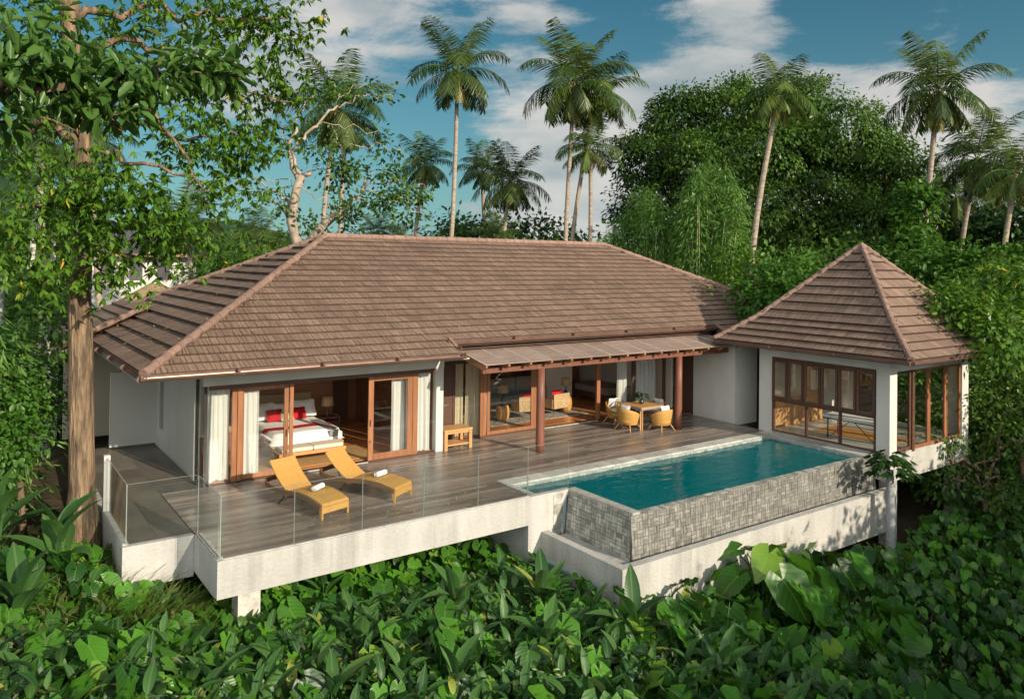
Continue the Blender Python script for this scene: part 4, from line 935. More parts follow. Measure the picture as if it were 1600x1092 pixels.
# ------------------------------------------------------------------ bedroom
bed = root('bed', (4.1, 7.4, .035), 0, 'wide double bed with white covers and a wooden platform base', 'bed')
lp('frame', 'teak', bed, lambda mb: (mb.box(-1.02, 1.02, -1.05, 1.2, .14, .27), [mb.box(sx*.9-.06, sx*.9+.06, sy*.95-.06, sy*.95+.06, 0, .14) for sx in (-1, 1) for sy in (-1, 1)]), bevel=.01)
def duvet(mb):
    V = []; F = []; nx, ny = 16, 16
    for j in range(ny+1):
        for i in range(nx+1):
            u, v = 2*i/nx-1, 2*j/ny-1; q = max(abs(u), -v)
            z = .60-.27*max(0, (q-.88)/.12)**1.5+.012*math.sin(7*u+3*v)*math.cos(5*v); V.append((u*1.04, v*1.12+.05, z))
    for j in range(ny):
        for i in range(nx): a = j*(nx+1)+i; F.append((a, a+1, a+nx+2, a+nx+1))
    mb.add(V, F); mb.box(-.99, .99, -1.0, 1.15, .271, .50)
lp('duvet', 'linen', bed, duvet, True)
def band(mat, x0, x1, y0, y1, dz, name):
    def f(mb):
        V = []; n = 16
        for i in range(n+1):
            xx = x0+(x1-x0)*i/n; u = xx/1.04; z = .60-.27*max(0, (abs(u)-.88)/.12)**1.5+dz
            for yy in (y0, y1): V.append((max(-1.06, min(1.06, xx)), yy+.02*math.sin(4*xx), z+.012*math.sin(7*u)*.4))
        mb.add(V, [(2*i, 2*i+1, 2*i+3, 2*i+2) for i in range(n)])
    return lp(name, mat, bed, f, True)
band('red_cloth', -1.05, 1.05, -.42, -.10, .022, 'bed_runner')
lp('grey_stripe', 'grey_cloth', bed, lambda mb: (mb.obox((.72, -.30, .613), (.13, 0, 0), (0, .72, 0), (0, 0, .006)), mb.obox((.72, -1.05, .47), (.13, 0, 0), (0, -.025, .13), (0, .006, 0))))
for i, (x, y, c, m_, nm, an, lb) in enumerate(((-.62, .98, .66, 'linen', 'pillow', 62, 'large white pillow at the left of the headboard'), (.62, .98, .66, 'linen', 'pillow', 62, 'large white pillow at the right of the headboard'),
        (.0, .98, .6, 'linen', 'pillow', 62, 'white pillow in the middle of the headboard'), (-.36, .74, .46, 'red_cloth', 'cushion', 60, 'red cushion on the left half of the bed'),
        (.34, .74, .46, 'red_cloth', 'cushion', 60, 'red cushion on the right half of the bed'), (-.02, .66, .38, 'green_print', 'cushion', 55, 'green patterned cushion between the two red ones'))):
    q = root(nm, (4.1+x, 7.4+y, .60+.035+c*.42), 0, lb, nm, 'pillows and cushions on the bed')
    soft(lp('cover', m_, q, lambda mb: cushion_mesh(mb, (0, 0, 0), c*1.05, c*.8, .17, rot=('X', R(an)))))
bn = root('bed_bench', (3.9, 5.75, .035), 0, 'low wooden bench with two cream seat pads at the foot of the bed', 'bench')
lp('frame', 'teak', bn, lambda mb: mb.box(-.92, .92, -.26, .26, .22, .31), bevel=.006)
for sx in (-1, 1): lp('leg', 'teak', bn, lambda mb: mb.box(sx*.84-.05, sx*.84+.05, -.24, .24, 0, .22), bevel=.004)
for sx in (-1, 1): lp('seat_pad', 'cushion_cream', bn, lambda mb: mb.box(sx*.425-.42, sx*.425+.42, -.25, .25, .312, .42), bevel=.03)
ns = root('nightstand', (5.55, 8.5, .035), 0, 'dark wooden nightstand beside the bed', 'nightstand')
lp('top', 'dark_wood', ns, lambda mb: mb.box(-.28, .28, -.25, .25, .50, .54), bevel=.004); lp('body', 'dark_wood', ns, lambda mb: mb.box(-.26, .26, -.22, .22, .25, .40), bevel=.004)
for sx in (-1, 1):
    for sy in (-1, 1): lp('leg', 'dark_wood', ns, lambda mb: mb.box(sx*.25-.02, sx*.25+.02, sy*.22-.02, sy*.22+.02, 0, .499))
def lamp(x, y, z, label, base='dark_wood', h=.34, r=.19, sh=.27):
    o = root('table_lamp', (x, y, z), 0, label, 'lamp', 'table lamps in the rooms')
    lp('base', base, o, lambda mb: mb.lathe([(.08, 0), (.085, .02), (.03, .05), (.07, .12), (.075, .17), (.02, .24), (.012, h)], (0, 0, 0), 16), True)
    lp('lamp_shade', 'shade_cloth', o, lambda mb: mb.lathe([(r, h-.02), (r*.82, h-.02+sh)], (0, 0, 0), 20), True)
lamp(5.5, 8.5, .577, 'table lamp with a tan cloth shade on the nightstand beside the bed')
rg = tag(wpart('rug', 'tan_rug', None, lambda mb: mb.box(1.9, 5.6, 5.15, 6.6, .037, .05)), 'flat tan rug on the bedroom floor under the bench', 'rug')

# ------------------------------------------------------------------ living room
tag(wpart('rug', 'rug', None, lambda mb: mb.box(10.3, 14.5, 6.6, 9.0, .037, .05)), 'dark striped rug under the rattan armchairs', 'rug')
def barrel(x, y, label):
    o = root('barrel_table', (x, y, .05), 0, label, 'side table', 'golden barrel side tables')
    lp('body', 'barrel_gold', o, lambda mb: mb.lathe([(.17, 0), (.21, .10), (.235, .26), (.22, .42), (.185, .52)], (0, 0, 0), 28), True)
    lp('top', 'dark_wood', o, lambda mb: mb.lathe([(.17, .521), (.17, .535)], (0, 0, 0), 24))
barrel(11.15, 7.15, 'golden barrel side table seen through the left sliding pane'); barrel(14.05, 7.35, 'golden barrel side table at the end of the sofa under the cream lamp')
lamp(14.05, 7.35, .587, 'table lamp with a cream drum shade at the end of the sofa', 'dark_metal', .40, .19, .26); lamp(11.15, 7.15, .587, 'table lamp with a pale drum shade behind the left sliding pane', 'dark_metal', .42, .2, .24)
def armchair(x, y, rz, label):
    o = root('rattan_armchair', (x, y, .05), rz, label, 'armchair', 'rattan armchairs in the living room')
    lp('shell', 'rattan_light', o, lambda mb: (mb.box(-.40, .40, -.38, -.32, .30, .80), mb.box(-.42, -.36, -.319, .32, .30, .64), mb.box(.36, .42, -.319, .32, .30, .64), mb.box(-.359, .359, -.319, .32, .29, .34)), bevel=.02)
    for sx in (-1, 1):
        for sy in (-1, 1): lp('leg', 'dark_metal', o, lambda mb: mb.tube([(sx*.34, sy*.28, .30), (sx*.37, sy*.33, 0)], .01, 6))
    soft(lp('seat_cushion', 'cushion', o, lambda mb: cushion_mesh(mb, (0, 0, .40), .70, .62, .15)))
def redc(x, y, z, rz, label):
    q = root('cushion', (x, y, z), rz, label, 'cushion', 'red cushions in the living room'); soft(lp('cover', 'red_cloth', q, lambda mb: cushion_mesh(mb, (0, 0, 0), .5, .42, .16, rot=('X', R(70)))))
armchair(13.2, 6.95, R(8), 'rattan armchair on the right, its woven back to the open doors'); armchair(12.0, 7.0, R(-14), 'rattan armchair partly hidden by the left round post')
redc(13.22, 6.80, .74, R(8), 'red cushion sticking up over the right rattan armchair'); redc(12.0, 6.86, .74, R(-14), 'red cushion in the rattan armchair behind the round post')
sf = root('sofa', (13.0, 9.3, .05), 0, 'long low grey-brown sofa with rounded back facing the garden', 'sofa')
lp('base', 'sofa_cloth', sf, lambda mb: mb.box(-1.2, 1.2, -.4, .4, .12, .42), bevel=.04)
for k in (-1, 0, 1): lp('backrest', 'sofa_cloth', sf, lambda mb: mb.box(k*.8-.39, k*.8+.39, .18, .42, .43, .98), bevel=.07)
for k in (-1, 1): lp('armrest', 'sofa_cloth', sf, lambda mb: mb.box(k*1.32-.11, k*1.32+.11, -.4, .42, .12, .66), bevel=.05)
dk = root('desk', (11.9, 9.9, .035), 0, 'writing desk against the living room wall with a slim dark frame', 'desk')
lp('top', 'grey_cloth', dk, lambda mb: mb.box(-.9, .9, -.3, .3, .72, .76)); 
for sx in (-1, 1):
    for sy in (-1, 1): lp('leg', 'dark_metal', dk, lambda mb: mb.box(sx*.85-.02, sx*.85+.02, sy*.26-.02, sy*.26+.02, 0, .719))
fv = root('flower_vase', (12.2, 9.9, .797), 0, 'vase of yellow flowers standing on the desk', 'vase')
lp('vase', 'black_glaze', fv, lambda mb: mb.lathe([(.04, 0), (.08, .08), (.05, .2), (.03, .26)], (0, 0, 0), 14), True)
put('flower', foliage([((0, 0, .45), (.16, .16, .16), 6)], .10, .06, cl=.07, per=12), 'leaf_grass', fv)
sb = root('sideboard', (17.2, 11.2, .035), 0, 'dark brown wooden sideboard along the back wall of the living room', 'cabinet')
lp('body', 'room_wood', sb, lambda mb: mb.box(-2.0, .55, -.28, .28, .08, 1.0), bevel=.006); lp('top', 'dark_wood', sb, lambda mb: mb.box(-2.03, .58, -.30, .30, 1.001, 1.04))
for k in range(4): lp('cabinet_door', 'room_wood', sb, lambda mb: mb.box(-1.98+.63*k, -1.37+.63*k, -.305, -.285, .12, .96), bevel=.004)
for x, s_, lb in ((15.9, 1.2, 'large round black vase on the dark sideboard'), (16.7, .75, 'smaller dark round vase on the right of the sideboard')):
    v = root('round_vase', (x, 11.2, 1.077), 0, lb, 'vase', 'vases on the sideboard'); lp('body', 'black_glaze', v, lambda mb: mb.lathe([(.06*s_, 0), (.17*s_, .08*s_), (.20*s_, .18*s_), (.15*s_, .28*s_), (.05*s_, .33*s_)], (0, 0, 0), 18), True)
# second bed glimpsed right of the curtains
b2 = root('daybed', (17.0, 8.6, .035), 0, 'pale daybed glimpsed in the shade behind the right round post', 'bed')
lp('frame', 'dark_wood', b2, lambda mb: mb.box(-.7, .7, -1, 1, .1, .3)); lp('mattress', 'sofa_cloth', b2, lambda mb: mb.box(-.68, .68, -.98, .98, .301, .55), bevel=.05)
# ------------------------------------------------------------------ pavilion contents
mt_ = root('massage_table', (18.75, -1.0, .05), R(3), 'padded massage table with white sheet and dark red legs inside the pavilion', 'massage table')
lp('pad', 'linen', mt_, lambda mb: mb.box(-.36, .36, -.95, .95, .60, .70), bevel=.035)
lp('frame', 'dark_metal', mt_, lambda mb: (mb.box(-.33, .33, -.93, .93, .57, .599), mb.bar((-.3, -.7, .05), (-.3, -.1, .56), .02, .02), mb.bar((-.3, .7, .05), (-.3, .1, .56), .02, .02)))
for sx in (-1, 1):
    for sy in (-1, 1): lp('leg', 'red_cloth' if sx > 0 else 'dark_metal', mt_, lambda mb: mb.box(sx*.3-.018, sx*.3+.018, sy*.78-.018, sy*.78+.018, 0, .57))
tag(wpart('floor_mat', 'orange_mat', None, lambda mb: mb.box(18.9, 20.2, -1.9, .6, .051, .062)), 'orange woven mat on the pavilion floor', 'mat')
hn = root('hanging_towels', (20.4, 1.38, .05), 0, 'white towels hanging on a small rack at the pavilion back wall', 'towel rack')
lp('rack', 'teak', hn, lambda mb: (mb.bar((-.5, 0, 1.75), (.5, 0, 1.75), .03, .03), mb.bar((-.5, 0, 0), (-.5, 0, 1.75), .03, .03), mb.bar((.5, 0, 0), (.5, 0, 1.75), .03, .03)))
for k in range(3): lp('towel', 'linen', hn, lambda mb: mb.box(-.42+.3*k, -.20+.3*k, -.03, .03, 1.1, 1.77), bevel=.01)

#PART4
# ------------------------------------------------------------------ trees
def ctree(name, label, cat, trunk, radii, branches, blobs, leaf, wid, lmat, bark='bark', group=None, tmpl=T_DIAMOND, n=10, **kw):
    b0 = trunk[0]; o = root(name, tuple(b0), 0, label, cat, group, local=False)
    mb = MB(); mb.tube(trunk, radii, n); mb.build('trunk', bark, o, True)
    if branches:
        mb = MB()
        for P, ra in branches: mb.tube(P, ra, 6)
        mb.build('limbs', bark, o, True)
    if blobs and kw.get('boost'): blobs = [(a, b, int(c*kw['boost'])) for a, b, c in blobs]
    kw.pop('boost', None)
    if blobs: put('crown', foliage(blobs, leaf, wid, tmpl, **kw), lmat, o)
    return o
def px(l, d): return [at(x, y, d if not isinstance(d, (list, tuple)) else d[i]) for i, (x, y) in enumerate(l)]
def lin(a, b, n): return list(np.linspace(a, b, n))
def limb(pts, r0, r1, k=4, amp=.12, seed=0):
    """smooth polyline through pts with wobble"""
    rs = np.random.default_rng(seed); P = []
    for a, b in zip(pts, pts[1:]):
        for i in range(k): P.append(np.array(a)+(np.array(b)-np.array(a))*i/k+(rs.normal(size=3)*amp if i else 0))
    P.append(np.array(pts[-1])); return P, lin(r0, r1, len(P))
M17 = 17/FPX
# big tree at the left corner of the terrace
D = 18.5; tb = at(126, 905, D); tb[2] = -1.4
trk = [tb]+px([(127, 880), (128, 760), (127, 640), (126, 520), (124, 460), (130, 380), (131, 300), (128, 210), (120, 120), (110, 40), (104, -60), (100, -200)], D)
tr = [.52, .40, .25, .235, .23, .22, .185, .17, .155, .16, .19, .18, .15, .11]
br = []
for pts, d, r0 in (([(128, 240), (180, 235), (250, 260), (330, 300)], [18.5, 18, 17.6, 17.2], .07), ([(120, 110), (190, 60), (280, 90), (380, 140), (460, 170)], [18.5, 18.6, 18.9, 19, 19], .09), ([(126, 190), (200, 180), (290, 220), (390, 220)], [18.5, 18.8, 19.2, 19.5], .08),
                  ([(131, 330), (80, 300), (20, 330)], [18.5, 18, 17.5], .06), ([(112, 40), (220, 10), (330, 30), (450, 30)], [18.5, 19, 19.5, 20], .10), ([(128, 220), (60, 190), (-30, 200)], [18.5, 19, 19.5], .12), ([(130, 400), (210, 400), (260, 440)], [18.5, 17.8, 17.5], .04), ([(124, 150), (240, 170), (300, 270), (330, 330)], [18.5, 18.3, 18, 18], .05)):
    br.append(limb(px(pts, d), r0, .018, seed=len(br)))
def B(x, y, d, rx, rz, n, ry=None):
    s = d/FPX; return (at(x, y, d), (rx*s, (ry or rx)*s, rz*s), n)
bl_ = [B(60, 60, 19, 90, 70, 30), B(200, 120, 18.5, 90, 60, 34), B(60, 170, 18.5, 80, 45, 20), B(310, 100, 19, 70, 45, 26), B(420, 40, 20, 75, 55, 44), B(350, 20, 19.5, 60, 40, 22), B(440, 120, 19.5, 45, 45, 24), B(400, 210, 19.5, 60, 50, 30), B(330, 230, 18.8, 60, 40, 22),
       B(290, 190, 18.8, 50, 45, 14), B(170, 290, 17.8, 80, 50, 40), B(230, 340, 17.6, 75, 45, 42), B(110, 330, 17.8, 60, 60, 30), B(270, 375, 17.4, 55, 38, 20), B(160, 400, 17.4, 50, 36, 18), B(30, 370, 17.6, 60, 60, 28), B(35, 270, 18, 45, 40, 10),
       B(330, 310, 18, 40, 35, 12), B(380, 270, 19, 45, 35, 12), B(250, 20, 19, 90, 40, 24), B(215, 455, 17.3, 30, 20, 3), B(60, 440, 17.4, 50, 30, 10), B(0, 100, 19, 60, 60, 22), B(345, 150, 19, 60, 40, 16)]
ctree('broadleaf_tree', 'tall tree with thick sunlit trunk standing left of the terrace corner', 'tree', trk, tr, br, bl_, .205, .075, 'leaf_tree', tmpl=T_DIAMOND, cl=.30, per=8, whorl=7, droop=.9, shell=.2, bright=.3, n=18, boost=.74)
# branch of a nearer tree reaching in from the left
D = 6.2; nb = [at(-420, 1500, 6.0), at(-400, 700, 6.0), at(-380, 250, 6.0), at(-360, -100, 6.0)]; nb[0][2] = H(nb[0][0], nb[0][1])
lb = [limb(px([(-380, 300), (-200, 200), (-40, 150), (80, 135), (200, 130), (300, 115), (350, 105)], [6, 6.1, 6.2, 6.3, 6.4, 6.5, 6.6]), .05, .006, seed=4), limb(px([(-370, 150), (-150, 80), (0, 60), (60, 70)], 6.1), .04, .006, seed=5), limb(px([(80, 135), (160, 170), (230, 190)], 6.3), .012, .004, seed=6), limb(px([(-40, 150), (40, 180), (110, 200)], 6.2), .014, .004, seed=7)]
ctree('leafy_tree', 'near tree reaching in from the left edge with large glossy leaves', 'tree', nb, [.16, .15, .13, .10], lb,
      [B(30, 110, 6.2, 70, 40, 22), B(130, 125, 6.3, 60, 35, 24), B(220, 120, 6.4, 55, 32, 24), B(300, 105, 6.5, 40, 26, 17), B(345, 112, 6.6, 20, 22, 9), B(60, 60, 6.1, 70, 45, 14), B(170, 175, 6.3, 60, 20, 10), B(10, 190, 6.2, 40, 25, 4), B(-100, 150, 6.1, 90, 60, 12), B(10, 30, 5.6, 30, 30, 3)], .15, .068, 'leaf_near', tmpl=T_OVAL, cl=.10, per=8, droop=.6, shell=.1, bright=.4, group=None)
# bare-limbed pale tree behind the roof
D = 30
def ppt(l, d=30): return [at(370+x/3.522, 90+y/3.522, d) for x, y in l]
t0 = ppt([(345, 1060), (300, 900), (330, 720), (360, 650)]); t0 = [np.array([t0[0][0], t0[0][1], -.1])]+t0
t1 = ppt([(400, 1015), (470, 930), (540, 870), (610, 830)]); t1 = [np.array([t1[0][0]-.5, t1[0][1], -.1])]+t1
brs = [(t1, lin(.21, .14, 5))]
for l, r0, dd in (([(360, 650), (410, 640), (415, 590)], .16, 30), ([(340, 680), (300, 560), (290, 470), (330, 370), (345, 290), (400, 230), (440, 200)], .17, 30), ([(350, 640), (300, 510), (370, 450), (440, 380), (530, 290), (600, 250), (680, 210), (760, 220), (850, 260)], .14, 29.5),
                 ([(300, 900), (270, 860), (285, 790), (210, 740), (130, 680), (80, 640)], .16, 30.4), ([(260, 850), (180, 780), (100, 740), (10, 710)], .06, 30.8), ([(610, 830), (690, 740), (715, 670), (720, 620)], .18, 30), ([(600, 835), (560, 760), (600, 600), (580, 500), (520, 370)], .06, 30.5),
                 ([(700, 720), (800, 690), (900, 680), (1040, 720)], .05, 29.5), ([(690, 740), (820, 760), (940, 800), (1010, 900)], .05, 29), ([(600, 500), (700, 490), (800, 480), (910, 540)], .035, 29.5), ([(440, 380), (560, 370), (680, 390), (780, 430)], .03, 29.5), ([(285, 790), (260, 740), (300, 670), (170, 670), (80, 665)], .05, 30.5),
                 ([(300, 560), (250, 440), (260, 370), (330, 330)], .05, 31), ([(540, 870), (620, 900), (700, 860), (800, 900)], .04, 30), ([(530, 290), (640, 150), (740, 170), (860, 240)], .03, 29.5), ([(330, 720), (420, 760), (500, 800), (560, 900)], .04, 29.5)):
    brs.append(limb(ppt(l, dd), r0*.55, .014, 3, .08, len(l)))
PB = lambda x, y, rx, rz, n, d=30: B(370+x/3.522, 90+y/3.522, d, rx/3.522, rz/3.522, n)
ctree('pale_tree', 'spreading pale-barked tree with sparse leaves rising behind the left roof ridge', 'tree', t0, lin(.23, .15, 5), brs,
      [PB(560, 170, 90, 60, 12, 30.5), PB(760, 190, 110, 30, 9, 29.5), PB(850, 500, 90, 25, 6, 29.5), PB(740, 430, 60, 30, 4), PB(640, 610, 110, 35, 14), PB(840, 640, 110, 30, 12), PB(930, 740, 120, 45, 26, 29.3), PB(760, 790, 120, 50, 16, 29), PB(540, 640, 90, 70, 16), PB(560, 780, 100, 60, 10),
       PB(100, 740, 110, 20, 7, 30.5), PB(240, 800, 70, 40, 5), PB(380, 910, 80, 30, 7), PB(600, 880, 80, 25, 7), PB(660, 970, 40, 15, 3), PB(300, 420, 90, 90, 6, 31), PB(460, 480, 90, 110, 12), PB(900, 860, 100, 40, 9, 29), PB(420, 260, 80, 60, 5)], .21, .13, 'leaf_mango', 'pale_bark', cl=.36, per=15, droop=.3, shell=.2, bright=.5)

# ---- coconut palms
def palm_crown(seed, n=26, Lf=3.6, nl=50, lo=-65, skirt=1.0):
    rs = np.random.default_rng(seed); Pp = []; Dd = []; Uu = []; LL = []; WW = []; RR_ = []; mb = MB()
    for i in range(n):
        f = i/(n-1); az = i*2.39996+rs.normal()*.15; el = R(82-(82-lo)*f**.95)+rs.normal()*.08; Lq = Lf*(.75+.35*math.sin(math.pi*min(1, f+.25)))*(1 if f < .8 else .85)
        k = 14; p = np.zeros(3); pts = [p.copy()]; ang = el; h = np.array([math.cos(az), math.sin(az), 0])
        for j in range(k):
            ang -= R(3.6+3.6*rs.random())*(.35+1.1*j/k)*(.55 if el > 1.0 else 1.)*rs.uniform(.75, 1.5)*(1.15 if el > -.2 else .55)*(math.cos(ang)*.8+.35); ang = max(ang, R(-86))
            p = p+(h*math.cos(ang)+np.array([0, 0, math.sin(ang)]))*Lq/k; pts.append(p.copy())
        mb.tube(pts, lin(.035, .006, k+1), 4, r=.9)
        pts = np.array(pts); tone = np.clip(.15+.5*rs.random()+(f-.5)*1.2*(f > .5), 0, .97)
        t_ = np.linspace(.14, .995, nl); idx = t_*k; i0 = np.minimum(idx.astype(int), k-1); fr_ = (idx-i0)[:, None]
        base = pts[i0]*(1-fr_)+pts[i0+1]*fr_; tg = norm(pts[i0+1]-pts[i0]); sidev = np.array([-math.sin(az), math.cos(az), 0]); up = norm(np.cross(tg, sidev)); up = np.where(up[:, 2:3] < 0, -up, up)
        ll = Lq*.33*np.sin(np.pi*(.12+.80*t_))**.7
        for s in (-1, 1):
            hang = (.75+1.1*max(0, -math.sin(el)+.45))*rs.uniform(.7, 1.3)
            d = norm(sidev*s*.85+tg*.55+up*.22*(el > 0)+np.array([0, 0, -hang])*.75+rs.normal(size=(nl, 3))*.10)
            Pp.append(base); Dd.append(d); Uu.append(up+rs.normal(size=(nl, 3))*.2); LL.append(ll*(.85+.3*rs.random(nl))); WW.append(np.full(nl, .05)); RR_.append(np.clip(tone+rs.normal(size=nl)*.06, 0, .99))
    tmpl = (np.array([[0, .2, 0], [.5, .5, -.03], [1, 0, -.16], [.5, -.5, -.03], [0, -.2, 0]])*1., np.array([[0, 4, 3, 1], [1, 3, 2, 2]]))
    P, Dv, U, Ls, Ws, r = map(np.concatenate, (Pp, Dd, Uu, LL, WW, RR_))
    tv = np.array([[0, .25, 0], [0, -.25, 0], [.5, .55, -.04], [.5, -.55, -.04], [1, .06, -.20], [1, -.06, -.20]]); tf = np.array([[0, 1, 3, 2], [2, 3, 5, 4]])
    return leaves(P, Dv, U, Ls, Ws*1.1, (tv, tf), r), mb
PALMS = []
for sd_ in range(4):
    vfr, mb = palm_crown(40+sd_, n=(24, 20, 26, 19)[sd_], lo=(-62, -50, -68, -45)[sd_])
    me1 = link_mesh('crown', vfr[0], vfr[1], 'leaf_palm' if sd_ % 2 == 0 else 'leaf_palm_young', None, False, vfr[2])
    me2 = mb.build('midribs', 'leaf_palm'); cc = MB()
    rs = random.Random(sd_)
    for k in range(9): a = rs.random()*6.28; cc.lathe([(.03, -.14), (.10, -.07), (.12, 0), (.09, .08), (.03, .12)], (.22*math.cos(a), .22*math.sin(a), -.28-.25*rs.random()), 7)
    me3 = cc.build('coconuts', 'coconut', None, True); dm = MB()
    for k in range(7):
        a = rs.random()*6.28; L0 = rs.uniform(.9, 1.7); x_, y_ = math.cos(a), math.sin(a); dm.tube([(0, 0, -.1), (.35*x_, .35*y_, -.35), (.42*x_, .42*y_, -.3-L0*.6), (.36*x_, .36*y_, -.3-L0)], [.03, .06, .07, .01], 5, squash=.3)
    me4 = dm.build('dead_fronds', 'dead_frond')
    PALMS.append([o.data for o in (me1, me2, me3, me4)])
    for o in (me1, me2, me3, me4): bpy.data.objects.remove(o)
def palm(cx, cy, bx, by, d, scale, kind, rot, label, tw=.17, lean=0, z0=None, bush=True, sx=1.):
    top = at(cx, cy, d); bot = at(bx, by, d+lean); k = 8
    zg = float(H(bot[0], bot[1])) if z0 is None else z0
    # extend the trunk down to the ground along its own lean
    if bot[2]-zg > .3: dv = (bot-top)/(bot[2]-top[2]); bot = bot+dv*(zg-bot[2])*np.array([.4, .4, 1])
    o = root('coconut_palm', tuple(bot), 0, label, 'palm tree', 'coconut palms behind the villa', local=False)
    P = []
    for i in range(k+1):
        f = i/k; q = bot+(top-bot)*f; s_ = math.sin(f*math.pi)*(.25+.5*((cx*7) % 1.0+(cx % 5)/5)); P.append(q+np.array([s_*math.cos(rot), s_*math.sin(rot), 0]))
    mb = MB(); mb.tube(P, [tw*1.25]+lin(tw*1.02, tw*.72, k), 9); mb.build('trunk', 'palm_bark', o, True)
    for nm, me, mat in zip(('crown', 'midribs', 'coconuts', 'dead_fronds'), PALMS[kind], (0, 0, 0, 0)):
        c = bpy.data.objects.new(nm, me); C.objects.link(c); c.parent = o; c.location = Vector(top)-Vector(bot); c.rotation_euler = (0, 0, rot); c.scale = (scale*1.08,)*3
    return o
pd = [
 (715, 112, 697, 373, 42, .82, 0, .3, 'tall lone coconut palm with curved trunk behind the middle of the roof'),
 (898, 128, 884, 381, 42, .90, 2, 1.1, 'tallest left stem of the cluster of three palms behind the right roof ridge'),
 (930, 150, 890, 381, 44, .78, 1, 2.3, 'leaning dark-stemmed palm in the middle of the cluster of three'),
 (922, 235, 911, 383, 43, .62, 3, .2, 'lowest right palm of the cluster of three, thin leaning stem'),
 (664, 258, 659, 373, 50, .62, 1, 1.9, 'mid-height palm just left of the tall lone palm'),
 (753, 268, 757, 376, 52, .60, 3, .8, 'pale palm overlapping its darker neighbour, right of the tall lone palm'),
 (797, 286, 795, 378, 47, .72, 0, 3.1, 'dark full-crowned low palm right of the tall lone palm'),
 (1217, 150, 1180, 436, 34, .52, 1, 2.0, 'palm with long leaning pale trunk in front of the big dark tree'),
 (1466, 140, 1432, 400, 38, .72, 2, 0.5, 'tall palm with coconuts whose lower trunk is wrapped in vines'),
 (1527, 250, 1508, 397, 42, .68, 0, 1.5, 'palm right of the vine-wrapped trunk with drooping light fronds'),
 (1588, 272, 1578, 408, 40, .62, 1, 2.7, 'palm cut by the right edge of the view'),
 (1494, 310, 1488, 395, 46, .55, 3, 0.1, 'short shaded palm behind the vine-wrapped trunk'),
 (1556, 320, 1560, 400, 52, .60, 2, 4.1, 'distant low palm between the two right-hand palms'),
 (527, 170, 515, 372, 40, .80, 2, 2.5, 'thick-crowned palm tangled behind the pale spreading tree'),
 (540, 205, 536, 372, 47, .55, 1, 3.5, 'slim palm hidden behind the pale spreading tree'),
 (408, 378, 408, 410, 45, .52, 3, 1.2, 'short young palm rising over the left roof hip'),
 (590, 362, 590, 385, 60, .50, 1, .4, 'tiny far palm top over the ridge left of the lone palm'),
 (625, 372, 625, 385, 66, .42, 0, 2.2, 'smallest far palm top peeping over the roof ridge'),
 (775, 372, 775, 388, 44, .45, 3, 2.9, 'yellowish low palm directly behind the roof ridge'),
 (292, 352, 292, 455, 40, .60, 1, 5.0, 'palm with shaggy trunk beside the white neighbouring house'),
 (60, 215, 62, 420, 33, .60, 0, 1.0, 'palm half hidden in the leaves at the far left'),
 (140, 225, 160, 420, 40, .55, 2, 4.4, 'palm crown showing just right of the big tree trunk'),
]
for i, (a, b, c, d, e, s, k, ro, lb_) in enumerate(pd): palm(a, b, c, d, e, s, k, ro, lb_, tw=.14 if e < 45 else .155)

# ---- big trees at the back right
def bigtree(name, label, cat, cx, by, d, blobs, leaf, wid, mat, tw=.5, cl=.8, per=60, group=None, limbs=True, bark='bark', **kw):
    base = at(cx, by, d); base[2] = H(base[0], base[1]); tops = [b[0] for b in blobs]
    mid = base+(np.mean(tops, 0)-base)*.45
    br_ = [limb([mid, (mid+np.array(t_))/2+np.array([0, 0, .3]), np.array(t_)], tw*.45, .05, 3, .2, i) for i, t_ in enumerate(tops)] if limbs else []
    return ctree(name, label, cat, [base, base+(mid-base)*.5, mid], [tw, tw*.8, tw*.7], br_, blobs, leaf, wid, mat, bark, group, cl=cl, per=per, **kw)
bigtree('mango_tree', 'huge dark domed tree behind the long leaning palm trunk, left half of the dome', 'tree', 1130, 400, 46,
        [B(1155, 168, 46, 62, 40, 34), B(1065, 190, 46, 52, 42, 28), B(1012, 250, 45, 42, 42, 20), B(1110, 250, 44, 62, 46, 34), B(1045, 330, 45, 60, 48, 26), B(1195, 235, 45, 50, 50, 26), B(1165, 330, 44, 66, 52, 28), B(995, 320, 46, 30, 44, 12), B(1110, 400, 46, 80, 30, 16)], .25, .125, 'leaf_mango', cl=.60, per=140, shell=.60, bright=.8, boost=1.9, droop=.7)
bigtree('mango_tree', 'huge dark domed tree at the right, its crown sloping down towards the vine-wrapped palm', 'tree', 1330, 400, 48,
        [B(1255, 166, 48, 56, 32, 22), B(1320, 215, 47, 62, 48, 34), B(1240, 240, 46, 50, 42, 22), B(1385, 268, 46, 50, 42, 26), B(1300, 300, 46, 62, 42, 28), B(1240, 335, 46, 56, 40, 18), B(1360, 345, 45, 62, 36, 24), B(1425, 325, 45, 36, 36, 14), B(1300, 390, 46, 90, 26, 18)], .25, .125, 'leaf_mango', cl=.60, per=140, shell=.60, bright=.8, boost=1.9, droop=.7)
